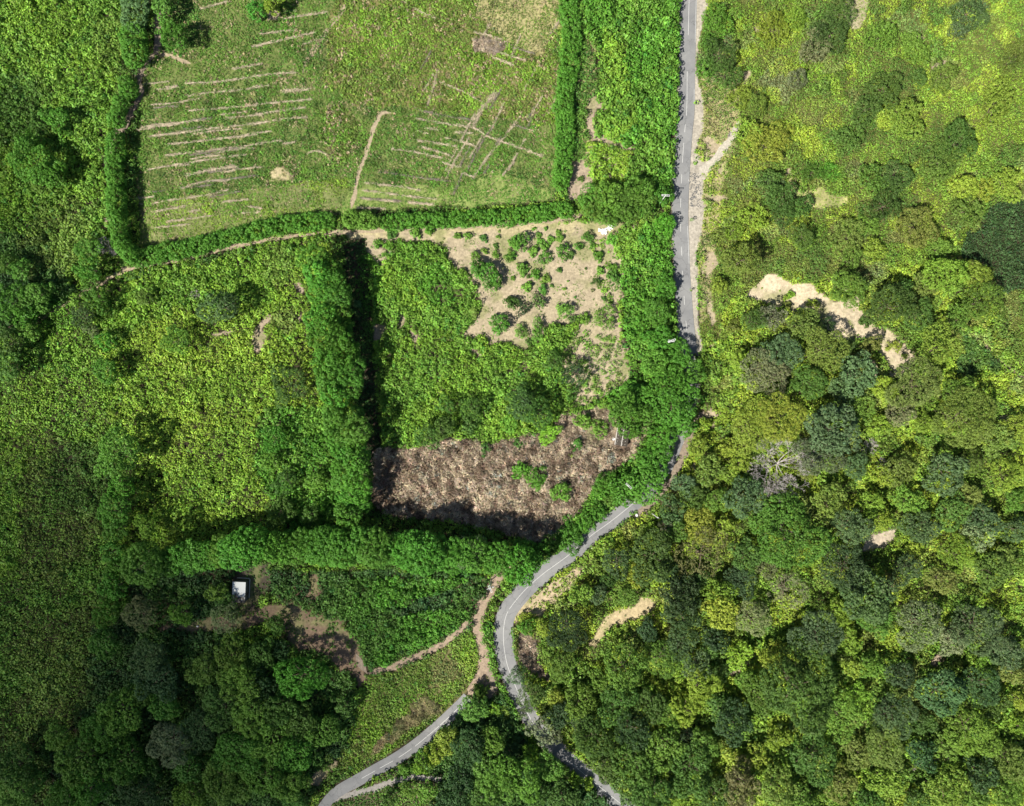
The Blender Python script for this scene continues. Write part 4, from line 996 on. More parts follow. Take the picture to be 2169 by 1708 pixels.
trees(1, 3, [(1810,910,110,'F'),(1600,1150,100,'L'),(1490,1270,85,'L'),(1980,1150,110,'F'),(1760,1200,150,'D'),(1880,1380,120,'F'),(1700,1440,130,'D'),(2010,1480,160,'F'),(2100,1280,90,'D'),(1250,1400,55,'F'),
    (1390,1350,90,'Y'),(1280,1560,70,'F'),(1430,1560,75,'F'),(1120,1630,70,'G'),(1700,1620,120,'D'),(1930,1650,140,'G'),(1970,900,55,'Y'),(2070,920,55,'Y'),(1860,760,55,'F'),(1560,1640,60,'D')], **VG_)
LG = dict(group='tall trees of the lower wood')
trees(1, 3, [(390,630,190,'V','tuft'),(60,460,130,'G'),(80,720,150,'D'),(250,880,150,'G'),(400,1010,150,'G'),(560,1100,130,'F'),(150,1130,170,'F'),(350,1270,170,'V'),(110,1450,170,'V'),(310,1510,140,'F'),
    (500,1280,85,'G'),(750,880,80,'G'),(230,420,80,'D'),(120,1620,120,'G'),(340,1660,110,'G'),(590,1360,60,'F')], **LG)
trees(0, 3, [(870,360,120,'V','tuft'),(890,110,110,'V','tuft'),(1260,470,150,'B'),(1300,670,160,'B','fine'),(1180,780,130,'F'),(1690,580,120,'F'),(1920,450,130,'F'),(2060,390,60,'V'),(2000,660,160,'F'),(1850,860,170,'G'),
    (1420,1170,180,'E','fine'),(1650,1080,140,'B','fine'),(1010,920,180,'F'),(840,1060,160,'V'),(1040,1310,180,'V'),(680,1310,190,'F'),(760,1520,190,'V'),(1960,1260,190,'V'),(1840,1470,170,'F'),(1560,1370,140,'G'),
    (2080,930,160,'F'),(1600,1600,150,'F'),(1160,1600,160,'D'),(560,1620,160,'V'),(150,1550,170,'F'),(160,1370,160,'G'),(1360,870,120,'V'),(1270,1400,110,'G'),(500,1130,120,'F'),(1450,700,70,'D'),(2000,1560,110,'F')], **LG)
trees(0, 3, [(1150,130,140,'E','fine'),(1850,160,135,'E','fine'),(1500,120,90,'F'),(1030,60,70,'F')], group='trees round the white-roofed hut')
trees(0, 2, [(1780,1600,80,'F'),(1850,1640,70,'G','fine')], group='trees round the white-roofed hut')
trees(1, 3, [(190,210,75,'G'),(130,190,40,'F')], group='trees round the white-roofed hut')
HG = dict(name='shrub', noun='hillside bush', cat='shrub', group='dense bushes on the open hillside', tint=(1.1, .94, 1.04), bright=.95)
trees(2, 0, [(1740,470,150,'G','fine'),(1780,620,120,'G','fine'),(1700,160,130,'V','fine'),(1640,380,80,'V'),(1620,560,80,'V'),(2060,880,100,'O','fine'),(1900,820,110,'Y','fine'),(2100,1200,150,'L','fine'),(1950,1130,120,'Y','fine')], **HG)
trees(3, 0, [(50,1510,110,'G','fine'),(160,1640,140,'G','fine'),(330,1690,90,'G','fine'),(640,120,130,'G','fine'),(560,300,140,'G','fine'),(420,400,120,'E','fine'),(1680,120,160,'B','fine'),(1600,260,90,'B','fine'),
    (1000,760,170,'G','fine'),(850,900,150,'G','fine'),(1150,980,150,'F','fine'),(700,1130,120,'G','fine'),(1580,1180,170,'G','fine'),(1450,1340,150,'F','fine'),(1100,1450,150,'G','fine'),(900,1500,120,'F','fine'),
    (1640,1560,110,'L'),(1980,1520,130,'L','fine'),(1820,1570,80,'L'),(400,1440,80,'V','fine'),(560,1420,70,'V','fine'),(100,250,120,'L','fine'),(280,180,100,'Y','fine'),(1900,900,160,'Y','fine'),(2050,500,130,'O','fine'),
    (1280,640,70,'G'),(1480,640,110,'F','fine'),(1250,430,110,'F','fine'),(950,320,120,'F','fine'),(300,650,110,'E','fine'),(130,1120,110,'L','fine'),(1030,1020,70,'L')], **HG)
trees(3, 1, [(180,150,110,'G','fine'),(1000,60,140,'G','fine'),(330,330,100,'F','fine'),(700,330,110,'O','fine'),(860,230,90,'F','fine'),(1250,240,150,'O','fine'),(1650,110,120,'F','fine'),(720,520,110,'F','fine'),(900,420,90,'L'),(1430,430,110,'F')], **HG)
trees(2, 1, [(2000,150,120,'L','fine'),(1850,260,100,'Y','fine'),(1720,300,60,'O')], **HG)
# trees of the left side
WG = dict(group='trees standing in the far field')
trees(0, 0, [(470,980,100,'V'),(260,1170,100,'V'),(290,1350,170,'V'),(450,1440,120,'V'),(520,1120,60,'F'),(600,1050,60,'F'),(340,1530,70,'F')], **WG)
trees(0, 0, [(1440,310,115,'V'),(1370,250,60,'V'),(1360,80,85,'F')], group='trees inside the cut field')
trees(1, 0, [(160,15,100,'L'),(30,110,80,'V')], group='trees inside the cut field')
trees(0, 1, [(60,520,80,'F'),(110,860,140,'V'),(220,960,100,'V'),(320,800,125,'F'),(170,600,85,'F'),(90,1180,120,'G'),(30,1050,90,'G'),(80,1380,120,'G'),(240,1090,80,'F')], **WG)
trees(0, 1, [(730,420,90,'V','tuft'),(730,580,105,'V','tuft'),(740,690,70,'V','tuft'),(820,840,95,'V','tuft'),(690,970,100,'B','fine'),(770,1090,60,'E','fine'),(870,1180,75,'V','tuft'),(880,1400,105,'V','tuft')], group='line of trees along the field path', lift=1.15)
trees(0, 1, [(1850,890,150,'B','fine'),(1450,1170,110,'F','fine'),(1200,810,70,'F')], group='trees inside the left middle field')
trees(1, 1, [(290,1530,160,'G','fine')], group='trees inside the left middle field', lift=1.2)
trees(1, 2, [(170,350,100,'V','fine'),(150,520,80,'F'),(260,680,105,'G','fine'),(510,670,75,'F'),(210,950,110,'G','fine'),(480,960,90,'G')], group='trees inside the left middle field')
trees(0, 2, [(980,470,175,'V','tuft'),(1000,750,110,'V','tuft'),(960,930,140,'V','tuft'),(970,1080,100,'V','tuft'),(1110,780,70,'F','tuft'),(930,1260,90,'V','tuft'),(960,1400,95,'V','tuft'),(940,1560,100,'V','tuft'),(1210,1050,95,'F'),(960,140,50,'L')],
      group='tall trees along the left windbreak line', lift=1.3)
# windbreaks
def along(pts, step):
    P = np.array(smooth_line(pts, 4.0)); s = np.concatenate([[0], np.cumsum(np.hypot(*np.diff(P, axis=0).T))])
    for d in np.arange(step * .4, s[-1], step):
        yield float(np.interp(d, s, P[:, 0])), float(np.interp(d, s, P[:, 1]))
def windbreak(pts, step, rd, colname, group, lift, rv=.12, j=10, two=0, bright=1.0):
    for k, (x, y) in enumerate(along(pts, step)):
        jx, jy = rng.normal() * j * .5, rng.normal() * j * .5
        if two: jx += two * (1 if k % 2 else -1)
        tree(x + jx, y + jy, rd * (1 + rv * rng.normal()), colname, 'row', name='windbreak_tree', noun='windbreak tree', group=group, lift=lift, bright=bright)
windbreak([(684, 545), (693, 600), (704, 660), (710, 720), (716, 780), (726, 840)], 16, 29, 'bright green', 'trees of the tall central windbreak', 2.0, two=16, j=5, bright=.95)
windbreak([(727, 856), (734, 920), (741, 980), (748, 1040), (753, 1085)], 16, 27, 'bright green', 'trees of the tall central windbreak', 2.0, two=14, j=5, bright=.95)
windbreak([(300, 1196), (380, 1180), (460, 1172), (540, 1158), (640, 1158), (740, 1160), (860, 1166), (960, 1174), (1040, 1184), (1110, 1186)], 22, 35, 'bright green', 'trees of the long lower windbreak', 1.8, j=7, bright=.9)
tree(*T(1, 2, 1780, 1280), 34, 'grey-green', 'sparse', name='windbreak_tree', noun='pale windbreak tree', group='trees of the long lower windbreak', lift=1.9, bright=1.3)
# trees beside the road
trees(2, 2, [(1000,130,180,'V','tuft'),(1350,110,190,'V','tuft'),(1260,330,140,'V','tuft'),(1200,520,150,'V','tuft'),(1130,690,150,'V','tuft'),(930,760,120,'V','tuft'),(800,700,100,'V','tuft'),(520,1170,105,'V','tuft'),
    (380,1190,70,'F'),(150,1270,120,'V','tuft'),(280,1260,80,'V','tuft'),(740,930,80,'V'),(640,1020,90,'V'),(500,1030,60,'V'),(1040,790,70,'F'),(830,840,70,'F'),(1440,220,110,'V','tuft')], group='trees leaning over the road', lift=.55)
trees(2, 1, [(1060,1640,130,'V','tuft'),(1500,1420,120,'V','tuft'),(1330,1520,140,'V'),(1420,1280,110,'V'),(1250,1150,120,'V'),(1480,1620,110,'V'),(1300,720,100,'V'),(1230,930,120,'V'),(1300,220,80,'V'),(1200,1350,120,'F')], group='trees leaning over the road', lift=.55)
trees(2, 0, [(700,1660,110,'F','tuft'),(820,1600,120,'F','tuft'),(950,1660,130,'F','tuft'),(1060,1560,120,'F','tuft'),(1090,1680,110,'F','tuft'),(1260,1620,80,'V')], group='round trees at the road crossing', lift=.8, bright=.85)
trees(2, 1, [(700,60,110,'F','tuft'),(820,130,120,'F','tuft'),(950,80,110,'F','tuft'),(1080,50,90,'F','tuft')], group='round trees at the road crossing', lift=.8, bright=.85)
# feathery trees in the middle field
trees(1, 2, [(1430,330,100,'G','fine'),(1540,270,110,'G','fine'),(1600,230,60,'G','fine'),(1800,90,95,'G','fine'),(1580,60,75,'G','fine'),(1770,230,60,'G'),(1895,420,45,'G')], group='feathery trees in the middle field')
trees(2, 1, [(380,1340,80,'G','fine'),(550,1440,90,'D','fine'),(120,1640,130,'G','fine'),(20,870,60,'G'),(530,1600,60,'G','fine')], group='feathery trees in the middle field')
trees(2, 2, [(250,130,140,'G','fine'),(120,60,110,'B','fine')], group='feathery trees in the middle field')
# shrubs
SH = dict(name='shrub', noun='bush', cat='shrub', bright=1.2)
trees(2, 2, [(330,300,95,'Y'),(100,385,45,'G'),(560,385,38,'G'),(620,185,75,'F'),(755,265,68,'F'),(430,760,95,'F'),(100,590,70,'V'),(230,650,85,'V'),(520,480,20,'L'),(20,220,70,'F')], group='bushes in the dry scrub', **SH)
trees(2, 1, [(100,360,90,'V'),(30,480,40,'V'),(450,420,62,'V'),(315,480,45,'V'),(570,400,45,'V'),(650,320,45,'G'),(520,462,24,'G'),(120,570,38,'F'),(230,620,36,'V'),(165,722,34,'F'),(285,750,36,'V'),(305,660,26,'F'),
    (725,680,40,'G'),(215,430,30,'F'),(300,400,32,'F'),(430,330,26,'F'),(345,342,22,'F'),(267,352,20,'F'),(420,585,20,'G'),(212,246,14,'F'),(312,247,14,'F'),(250,305,18,'F'),(415,277,18,'F'),(690,387,20,'F'),
    (40,655,15,'F'),(170,642,16,'G'),(172,1180,28,'G'),(140,905,62,'D','fine'),(262,862,55,'G'),(470,920,75,'F'),(790,975,82,'F','fine'),(95,1090,55,'F'),(30,850,45,'G'),(870,650,55,'G'),(740,480,35,'F'),(760,590,30,'F'),
    (850,340,45,'F'),(865,560,40,'F'),(465,745,12,'F'),(555,810,10,'G'),(790,820,18,'G'),(700,755,12,'R'),(495,680,8,'F'),(640,575,10,'G'),(360,715,12,'G'),(620,1000,50,'F'),(530,1000,40,'G'),(250,1080,70,'F')], group='bushes on the bare ground', **SH)
trees(1, 1, [(1900,610,115,'V'),(1990,680,70,'V'),(2025,1040,78,'V'),(1825,460,40,'F'),(1900,430,24,'F'),(1990,460,28,'F'),(1990,390,18,'G'),(2012,315,16,'F'),(2140,370,45,'F'),(2110,480,40,'F'),(2130,655,14,'F'),(1790,945,38,'O'),
    (1440,270,30,'F'),(1330,290,35,'F'),(1680,310,26,'F'),(1760,310,30,'F'),(1890,330,24,'G'),(535,318,20,'G'),(1130,300,30,'G'),(1020,370,36,'F'),(910,500,40,'V'),(1080,460,26,'F'),(860,870,26,'B')], group='bushes on the bare ground', **SH)
trees(2, 0, [(600,1480,22,'G'),(880,1240,14,'G')], group='bushes on the bare ground', **SH)
trees(0, 1, [(1260,575,24,'D'),(1180,625,26,'D'),(1110,640,28,'G'),(1020,530,22,'G'),(640,840,60,'F')], group='bushes beside the field path', **SH)

# ------------------------------------------------------------------ clipped hedges (one thing each)
def hedge(pts, w, h, col, label, step=None, bright=1.0, wob=.2):
    """pts layout units of the visible top, w width (units), h height m"""
    P = list(along(pts, step or w * .32))
    sp = []; xs = []
    for k, (x, y) in enumerate(P):
        hh = h * rng.uniform(.68, 1.2)
        X, Y, Z = (float(v) for v in unproj(x + rng.normal() * 2.6, y + rng.normal() * 2.6, hh * .6))
        R = w * S * .5 * rng.uniform(1 - wob, 1 + wob)
        sp.append(((X, Y, Z + hh * .6), (R, R, hh * .45)))
        xs.append((X, Y, Z, hh))
    c0 = xs[len(xs) // 2]
    root = link('hedge', None, None, None, (c0[0], c0[1], c0[2]))
    root.empty_display_size = .5
    sp = [((c[0] - c0[0], c[1] - c0[1], c[2] - c0[2]), r) for c, r in sp]
    # nearby ellipsoids only, for speed
    Vs = []; Ts = []
    for k in range(0, len(sp), 6):
        blk = sp[max(0, k - 2):k + 8]
        V_, F_, t_ = crown_arrays(sp[k:k + 6] if len(sp) > 6 else sp, tr=.74, dens=.7, nl=26, leaf=.32, jit=.28, zmin=-.75, tuft_tone=.15, lobe_tone=.07)
        Vs.append(V_); Ts.append(t_)
    V_ = np.concatenate(Vs); t_ = np.concatenate(Ts)
    me = mk_mesh('foliage', V_, np.arange(len(V_)).reshape(-1, 4), False, t_); me.materials.append(mat_crown)
    f = link('foliage', me, None, root); f.color = tuple(np.array(PAL[col]) * bright * 1.1) + (1,)
    for X, Y, Z, hh in xs[::3]:
        MB().tube((X - c0[0], Y - c0[1], Z - c0[2] - .2), (X - c0[0] + .2, Y - c0[1], Z - c0[2] + hh * .7), .09, .04, 6).build('stem', mat_trunk, root)
    tag(root, label, 'hedge', 'hedges along the field edges')
    return root
hedge([(245, 288), (244, 334), (246, 386), (247, 437), (250, 480), (262, 524), (276, 546)], 29, 8.0, 'bright green', 'narrow hedge running down the left end of the cut field to its corner'.replace('left', 'west'))
hedge([(286, 549), (360, 535), (450, 511), (540, 487), (615, 474), (700, 468)], 31, 4.2, 'bright green', 'dense green hedge from the field corner to the hedge gap')
hedge([(738, 468), (770, 467), (800, 467)], 32, 5.5, 'leafy green', 'short bushier hedge piece just past the hedge gap')
hedge([(818, 468), (900, 467), (980, 464), (1052, 460), (1120, 456), (1185, 446)], 29, 4.2, 'bright green', 'straight green hedge between the hedge gap and the rubble heap')
hedge([(1192, 446), (1205, 440)], 34, 6.0, 'bright green', 'round hedge end standing at the field gate')
hedge([(1204, -40), (1206, 40), (1210, 80), (1207, 130), (1203, 180)], 34, 5.0, 'bright green', 'upper half of the tall hedge along the east edge of the cut field', wob=.2)
hedge([(1198, 185), (1195, 230), (1196, 270), (1199, 310), (1192, 350), (1188, 398)], 33, 5.0, 'bright green', 'lower half of the tall hedge along the east edge of the cut field', wob=.2)
hedge([(284, -40), (285, 20), (283, 50)], 46, 8, 'blue-green', 'tall blue-green hedge at the top beside the shaded footpath', bright=1.3)
hedge([(280, 75), (284, 105), (285, 130)], 46, 8, 'bright green', 'tall bright hedge just above the spur path')
hedge([(272, 172), (270, 196)], 30, 6, 'bright green', 'low round hedge piece below the spur path')
hedge([(252, 214), (252, 240), (247, 264)], 27, 6, 'bright green', 'short hedge piece just above the bend of the footpath')

# ------------------------------------------------------------------ dead trees
def dead_tree(dx, dy, rd, h, label, seed, name='dead_tree', gen=5, thick=.30):
    r_ = random.Random(seed)
    R = rd * S
    x, y, z = (float(v) for v in unproj(dx, dy, h * .75))
    root = link(name, None, None, None, (x, y, z))
    tr = MB(); br = MB()
    tr.tube((0, 0, -.3), (.2, .1, h * .3), thick * 1.2, thick, 8)
    def grow(p, d, L, r, g):
        q = p
        for s in range(2):
            d2 = d + np.array([r_.gauss(0, .14), r_.gauss(0, .14), r_.gauss(.03, .08)]); d2 /= np.linalg.norm(d2)
            e = q + d2 * L / 2
            br.tube(q, e, max(r, .045), max(r * .8, .04), 4 if r < .08 else 6); q = e; r *= .8; d = d2
        if g == 0: return
        for k in range(r_.choice((2, 3, 3)) if g < gen else 3):
            a_ = np.array([r_.gauss(0, .55), r_.gauss(0, .55), r_.gauss(.05, .25)])
            nd = d + a_; nd /= np.linalg.norm(nd)
            grow(q, nd, L * r_.uniform(.58, .82), r * .62, g - 1)
    for k in range(12):
        a_ = k * 2 * math.pi / 12 + r_.uniform(-.2, .2)
        d = np.array([math.cos(a_), math.sin(a_), r_.uniform(.25, .9)]); d /= np.linalg.norm(d)
        grow(np.array([.2, .1, h * .3]), d, R * .36, thick * .62, gen)
    tr.build('trunk', mat_dead, root); br.build('branch', mat_dead, root)
    tag(root, label, 'dead tree')
dead_tree(1655, 985, 74, 11, 'big leafless grey tree with spreading bare limbs in the forest', 4)
dead_tree(1846, 946, 22, 7, 'small leafless grey tree among dark crowns east of the big dead one', 9, gen=3, thick=.15)
dead_tree(*T(0, 1, 880, 400), 26, 4, 'tangle of dark bare branches beside the clipped hedge corner', 12, name='bare_bush', gen=4, thick=.12)
dead_tree(*T(0, 1, 1600, 790), 14, 3, 'small grey bare bush in the thicket above the round dark tree', 15, name='bare_bush', gen=3, thick=.08)
dead_tree(*T(3, 2, 1000, 540), 16, 5, 'grey twiggy dead bush just below the small dead tree', 17, name='bare_bush', gen=3, thick=.1)

# ------------------------------------------------------------------ rows of cut branches on the field
ROWS = []
def rows(c, r, lst, w=1.0, dark=0):
    for pts in lst: ROWS.append((TL(c, r, pts), w, dark))
rows(0, 0, [[(1530,690),(1700,684),(1860,670),(2150,625)],[(1540,795),(1750,765),(1950,750),(2145,720)],[(1560,915),(1850,895),(2161,865)],[(1450,1020),(1600,1000),(1700,995)],[(1870,975),(2161,950)],
    [(1230,1130),(1560,1085),(1950,1040),(2161,1015)],[(1380,1195),(1700,1160),(2000,1120),(2161,1095)],[(1370,1285),(1700,1245),(2161,1190)],[(1430,1365),(1700,1320),(2030,1275)],[(1490,1560),(1700,1495),(1860,1490)],
    [(1260,1680),(1400,1650),(1700,1610),(1880,1565)],[(1840,1665),(2050,1645)],[(1660,75),(1890,15)],[(2080,390),(2161,375)],[(1920,570),(2161,530)],[(1140,1075),(1440,1020)]])
rows(0, 0, [[(1540,1450),(1700,1410),(1930,1370)]], 2.0)
rows(0, 1, [[(1290,105),(1540,60)],[(1550,110),(1640,95)],[(1380,190),(1600,160),(1780,135)],[(1290,240),(1570,210)],[(2050,65),(2161,80)],[(2000,120),(2140,110)]])
rows(1, 0, [[(0,385),(250,330),(510,270)],[(240,160),(420,130),(600,105)],[(250,105),(350,90)],[(60,285),(350,250)],[(400,370),(530,330)],[(0,635),(180,612),(350,600)],[(0,720),(140,705)],[(0,865),(300,840),(480,820)],
    [(0,950),(200,920),(420,890)],[(0,1025),(250,985),(440,970)],[(0,1100),(140,1085)],[(0,1190),(230,1160)],[(240,1190),(345,1170)],[(450,1265),(520,1245),(650,1300)],
    [(1240,20),(1360,95),(1500,155)],[(1820,270),(2000,320),(2161,400)],[(1950,470),(2140,540)],[(1540,685),(1700,750),(1870,840)],[(1340,980),(1560,1020),(1800,1055),(1900,1110)],[(1420,1060),(1540,1075)],
    [(1660,1095),(1800,1100)],[(1350,1160),(1680,1210)],[(1130,1230),(1350,1260),(1550,1305)],[(920,1510),(1200,1540),(1370,1570)],[(900,1570),(1200,1610),(1500,1645)],[(1280,1670),(1490,1690)],
    [(1510,580),(1470,760),(1420,890)],[(2161,1010),(2050,1150),(1930,1290),(1800,1480)],[(1900,1120),(2161,1210)],[(2161,1280),(2050,1450)],[(2060,850),(1960,1060)]])
rows(1, 0, [[(230,755),(380,745),(510,730)]], 2.2)
rows(1, 0, [[(1980,780),(1880,900),(1800,1040)]], 3.0)
rows(1, 0, [[(1320,895),(1500,945),(1790,990)],[(1030,1415),(1250,1450),(1600,1495)],[(880,1635),(1200,1660)],[(1720,1430),(1640,1610)],[(1960,1060),(1890,1150),(1760,1400)]], 1.2, 1)
rows(2, 0, [[(420,180),(340,290)],[(230,560),(130,760)],[(410,770),(330,950)],[(100,960),(0,1090)],[(140,1150),(90,1230)],[(0,1190),(140,1235),(290,1290)],[(20,530),(-60,500)]], 1.2)
rows(1, 1, [[(900,0),(1200,25)],[(1280,35),(1480,50)],[(850,75),(1090,85)]])
for k in range(30):
    x0 = rng.uniform(1080, 1900); y0 = rng.uniform(620, 1650); L_ = rng.uniform(90, 420)
    ROWS.append((TL(0, 0, [(x0, y0), (x0 + L_ * .5, y0 - L_ * .06 + rng.normal() * 6), (x0 + L_, y0 - L_ * .13 + rng.normal() * 6)]), .7, int(rng.random() < .2)))
for k in range(26):
    x0 = rng.uniform(1300, 2350); y0 = rng.uniform(350, 1500); L_ = rng.uniform(70, 300); a_ = -1.05 + rng.normal() * .06 if rng.random() < .7 else .28
    if x0 + math.cos(a_) * L_ > 2430: continue
    ROWS.append((TL(1, 0, [(x0, y0), (x0 + math.cos(a_) * L_ * .5 + rng.normal() * 5, y0 + math.sin(a_) * L_ * .5), (x0 + math.cos(a_) * L_, y0 + math.sin(a_) * L_)]), .8, int(rng.random() < .25)))
mat_brash = simple('dry_branches', (.50, .42, .30), scale=.7, amt=.35)
mat_brashd = simple('grey_branches', (.24, .20, .165), scale=.7, amt=.4)
mat_twigs = None
for (pts, w, dark) in ROWS:
    P = list(along(pts, 1.8))
    if len(P) < 3: continue
    mx, my = P[len(P) // 2]
    X0, Y0, Z0 = (float(v) for v in unproj(mx, my))
    m = MB()
    ph = rng.random() * 50
    for k, (x, y) in enumerate(P):
        q, q1 = P[min(k + 1, len(P) - 1)], P[max(k - 1, 0)]
        a_ = math.atan2(-(q[1] - q1[1]), q[0] - q1[0])
        dn = float(vnoise(np.array(k * .22 + ph), np.array(3.3), 8)); dens = 5 if dn > .6 else (3 if dn > .35 else 1)
        for _ in range(int(dens * max(1, w * .9))):
            X, Y, Z = (float(v) for v in unproj(x + rng.normal() * 1.0 * w, y + rng.normal() * .95 * w))
            X -= X0; Y -= Y0; Z -= Z0
            b_ = a_ + rng.normal() * .55; L = rng.uniform(.6, 2.0); zz = Z + rng.uniform(.1, .65)
            tz = rng.normal() * .15
            m.tube((X - math.cos(b_) * L / 2, Y - math.sin(b_) * L / 2, zz - tz), (X + math.cos(b_) * L / 2, Y + math.sin(b_) * L / 2, zz + tz), rng.uniform(.03, .07), .03, 4)
    o = m.build('brash_row', mat_brashd if dark else mat_brash, None, (X0, Y0, Z0))
    tag(o, None, 'branch row', 'rows of cut branches left on the field')
    register(o, mx, my, 'grey-brown' if dark else 'dry straw-coloured', 'row of cut branches')

# ------------------------------------------------------------------ power poles
def pole(dx, dy, h, arms, label, top=True, box=False):
    """dx, dy where the pole top is seen; arms [(z below top, half length, angle deg, double)]"""
    x, y, z = (float(v) for v in unproj(dx, dy, h))
    root = link('power_pole', None, None, None, (x, y, z))
    MB().tube((0, 0, -.5), (0, 0, h), .24, .15, 10).build('shaft', mat_conc, root, smooth=False)
    for (dz, hl, ang, dbl) in arms:
        a_ = math.radians(ang); m = MB(); ca, sa = math.cos(a_), math.sin(a_)
        for o_ in ((-.28, .28) if dbl else (.2,)):
            m.box(-sa * o_, ca * o_, h - dz, hl * 2, .13, .13, a_)
        for e in (-.95, .95):
            if dbl: m.box(ca * hl * e, sa * hl * e, h - dz, .12, .75, .14, a_)
        arm = m.build('crossarm', mat_white, root)
        for e in (-.9, -.45, .45, .9):
            MB().tube((ca * hl * e, sa * hl * e, h - dz + .08), (ca * hl * e, sa * hl * e, h - dz + .38), .09, .06, 6).build('insulator', mat_white, arm)
    if box:
        b_ = MB().tube((1.1, .5, h - 2.2), (1.1, .5, h - 1.3), .32, .32, 10).box(.55, .25, h - 1.9, 1.0, .1, .1, .43)
        b_.build('transformer', mat_metal, root)
    tag(root, label, 'power pole', 'power poles along the road')
pole(1410, 414, 12, [(.1, 1.6, -3, True), (.9, 1.2, -3, False)], 'pale power pole leaning view at the road crossing by the round trees'.replace('leaning view', 'standing'))
pole(1423, 722, 12, [(.1, 1.6, 20, True), (.7, 1.2, -4, True)], 'pale power pole top with doubled arms poking through roadside trees above the hidden road')
pole(1332, 1030, 12, [(.1, 1.5, -42, True)], 'pale power pole among bright trees beside the long solid centre line')
pole(1393, 1097, 12, [(.1, .5, -22, False)], 'bare pale pole standing below the road among forest bushes')
pole(1038.5, 1248, 14, [(.1, 1.55, -66, True), (.8, 1.5, 21, False)], 'pale pole with crossed arms inside the road bend', box=True)

# ------------------------------------------------------------------ hut with the white roof
def place_obj(name, dx, dy, dz=0):
    x, y, z = (float(v) for v in unproj(dx, dy, dz))
    return link(name, None, None, None, (x, y, z))
hut = place_obj('hut', 506, 1254.7, 3.3)
hut.rotation_euler = (0, 0, math.radians(-2.3))
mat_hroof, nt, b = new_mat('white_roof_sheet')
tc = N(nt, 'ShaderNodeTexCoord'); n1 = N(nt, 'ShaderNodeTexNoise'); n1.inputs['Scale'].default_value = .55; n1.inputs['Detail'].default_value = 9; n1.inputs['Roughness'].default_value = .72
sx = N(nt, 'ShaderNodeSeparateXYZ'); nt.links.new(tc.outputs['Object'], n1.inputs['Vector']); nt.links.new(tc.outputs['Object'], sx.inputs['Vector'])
g1 = N(nt, 'ShaderNodeMapRange'); g1.inputs['From Min'].default_value = 1.2; g1.inputs['From Max'].default_value = -3.5; g1.inputs['To Min'].default_value = -.12; g1.inputs['To Max'].default_value = .17  # roof darkens towards one end: stains plus tree shade painted into its colour
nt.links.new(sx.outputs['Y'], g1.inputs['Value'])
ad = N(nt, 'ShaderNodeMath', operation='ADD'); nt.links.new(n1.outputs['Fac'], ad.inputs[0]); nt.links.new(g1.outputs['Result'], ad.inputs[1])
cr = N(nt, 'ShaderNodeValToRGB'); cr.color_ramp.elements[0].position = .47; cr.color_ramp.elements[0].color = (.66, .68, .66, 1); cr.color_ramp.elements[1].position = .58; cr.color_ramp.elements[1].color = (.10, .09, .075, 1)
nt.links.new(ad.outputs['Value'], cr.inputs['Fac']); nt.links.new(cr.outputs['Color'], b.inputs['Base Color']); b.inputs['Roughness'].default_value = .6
W_, L_ = 5.5, 8.6
m = MB()
for sx_2, sy_2, a_, b_ in ((0, L_ / 2 - .3, W_ - .5, .22), (0, -L_ / 2 + .3, W_ - .5, .22)):
    m.box(sx_2, sy_2, 1.5, a_, b_, 3.6)
for s_ in (-1, 1): m.box(s_ * (W_ / 2 - .36), 0, 1.5, .22, L_ - .84, 3.6)
wall = m.build('wall', mat_wall, hut)
d_ = MB().box(W_ / 2 - .22, -1.2, 1.05, .07, 1.0, 2.1).build('door', mat_door, hut)
MB().box(W_ / 2 - .16, -.82, 1.05, .06, .05, .16).build('handle', mat_metal, d_)
w_ = MB().box(W_ / 2 - .22, 1.6, 1.6, .08, 1.3, 1.0).build('window', mat_trim, hut)
MB().box(W_ / 2 - .19, 1.6, 1.6, .09, 1.14, .84).build('pane', simple('dark_glass', (.03, .035, .04), rough=.15, spec=.6), w_)
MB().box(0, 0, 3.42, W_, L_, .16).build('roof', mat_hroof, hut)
MB().box(W_ / 2 + .45, .9, .12, .28, L_ - .8, .5).box(.4, L_ / 2 + .82, .12, W_ - .2, .28, .5).build('plinth', mat_trim, hut)
tag(hut, 'small hut with a flat white roof dark with stains and painted shade at one end', 'hut')
# ------------------------------------------------------------------ shed with the dark roof
shed = place_obj('shed', 1319.5, 921, 2.6)
shed.rotation_euler = (0, 0, math.radians(-9.5))
W2, L2 = 5.2, 9.6
m = MB()
for s_ in (-1, 1):
    m.box(s_ * (W2 / 2 - .2), 0, 1.1, .2, L2 - .4, 2.7); m.box(0, s_ * (L2 / 2 - .12), 1.1, W2 - .62, .2, 2.7)
m.build('wall', mat_trim, shed)
rf = MB().box(-W2 / 4 - .02, 0, 2.68, W2 / 2 - .06, L2, .12, 0, math.radians(7)).build('roof_panel', mat_darkroof, shed)
rf2 = MB().box(W2 / 4 + .02, 0, 2.68, W2 / 2 - .06, L2, .12, 0, math.radians(-7)).build('roof_panel', mat_darkroof, shed)
MB().box(0, 0, 2.93, .26, L2 + .1, .1).build('ridge_cap', mat_trim, shed)
MB().box(-W2 / 2, 0, 2.56, .16, L2 + .1, .14).build('edge_board', mat_trim, shed)
sp_ = MB()
for _ in range(34):
    xx = rng.uniform(-W2 / 2 + .3, W2 / 2 - .3); yy = rng.uniform(-L2 / 2 + .3, L2 / 2 - .3)
    if xx > 0 and rng.random() < .5: continue
    s_ = rng.uniform(.1, .26); sp_.box(xx, yy, 2.88 - abs(abs(xx) ) * .123 , s_, s_ * rng.uniform(.5, 1), .1, rng.random() * 3)
sp_.build('roof_stone', mat_trim, shed)
MB().box(-.6, -L2 / 2 - .04, .95, .95, .06, 1.9).build('door', mat_door, shed)
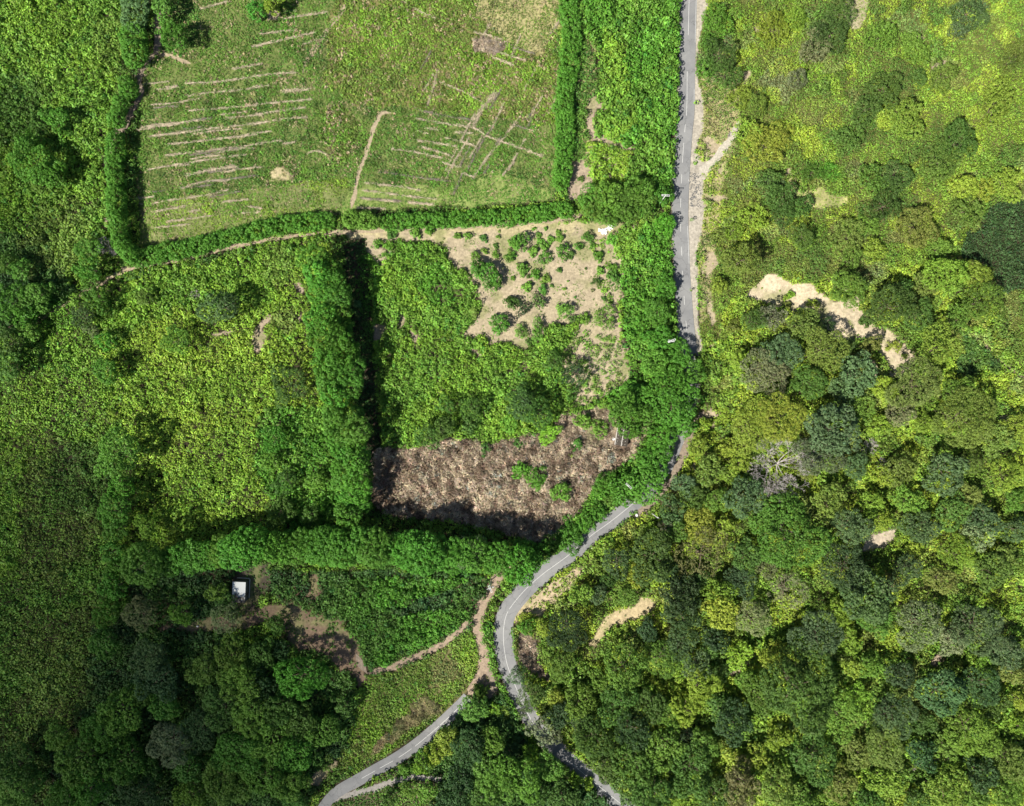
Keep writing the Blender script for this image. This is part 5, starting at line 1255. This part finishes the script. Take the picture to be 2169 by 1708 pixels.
tag(shed, 'low shed with a dark two-panel roof, pale ridge and scattered stones', 'shed')

# ------------------------------------------------------------------ rubble, marker, small debris
def rock_mb(m, x, y, z, r):
    n = len(m.v)
    a0 = rng.random() * 6
    for lz, lr in ((-.5, .8), (.1, 1.0), (.55, .6)):
        for i in range(6):
            t = a0 + i * math.pi / 3; q = r * lr * rng.uniform(.75, 1.2)
            m.v.append((x + q * math.cos(t), y + q * math.sin(t), z + lz * r))
    for l in range(2):
        for i in range(6):
            j = (i + 1) % 6
            m.f.append((n + l * 6 + i, n + l * 6 + j, n + l * 6 + 6 + j, n + l * 6 + 6 + i))
    m.f.append((n + 12, n + 13, n + 14, n + 15)); m.f.append((n + 12, n + 15, n + 16, n + 17))
def heap(pts, n, spread, rr, label, name, cat, mat):
    X0, Y0, Z0 = (float(v) for v in unproj(*pts[0]))
    m = MB()
    for k in range(n):
        px, py = pts[rng.integers(len(pts))]
        X, Y, Z = (float(v) for v in unproj(px + rng.normal() * spread, py + rng.normal() * spread * .7))
        rock_mb(m, X - X0, Y - Y0, Z - Z0 + rng.uniform(.05, .5), rng.uniform(*rr))
    tag(m.build(name, mat, None, (X0, Y0, Z0)), label, cat)
heap([(1272, 487), (1276, 490), (1283, 489), (1280, 493), (1288, 484), (1291, 482), (1296, 480)], 150, 2.6, (.16, .48), 'heap of white broken rubble at the edge of the round trees', 'rubble_heap', 'rubble', mat_rubble)
heap([(1298, 929), (1299, 932)], 22, 1.6, (.15, .4), 'small scatter of white stones beside the dark-roofed shed', 'stone_scatter', 'stones', mat_rubble)
heap([(1349, 1092)], 6, .8, (.4, .75), 'white painted stone marker at the road edge above the lower pole', 'marker_stone', 'stone', mat_white)
heap([T(2, 2, 690, 1240)], 8, .9, (.15, .35), 'pale loose stones at the road edge near the windbreak end', 'stone_scatter', 'stones', mat_rubble)
heap([T(0, 3, 1630, 225)], 3, .3, (.3, .45), 'lone pale stone on the brown path below the hut', 'boulder', 'stone', mat_rubble)
# broken dark asphalt on the widened verge
m = MB()
for _ in range(150):
    x, y = rng.normal(1473, 7), rng.uniform(366, 438)
    if not (1460 < x < 1492): continue
    X, Y, Z = (float(v) for v in unproj(x, y))
    s_ = rng.uniform(.15, .8); m.box(X, Y, Z + .03, s_, s_ * rng.uniform(.3, .8), .07, rng.random() * 3)
o = m.build('road_debris', simple('broken_asphalt', (.11, .11, .11), scale=2), None)
tag(o, kind='stuff', label='broken dark asphalt crumbs strewn on the pale verge', category='debris')
write_labels()
print('objects', len(scene.objects))
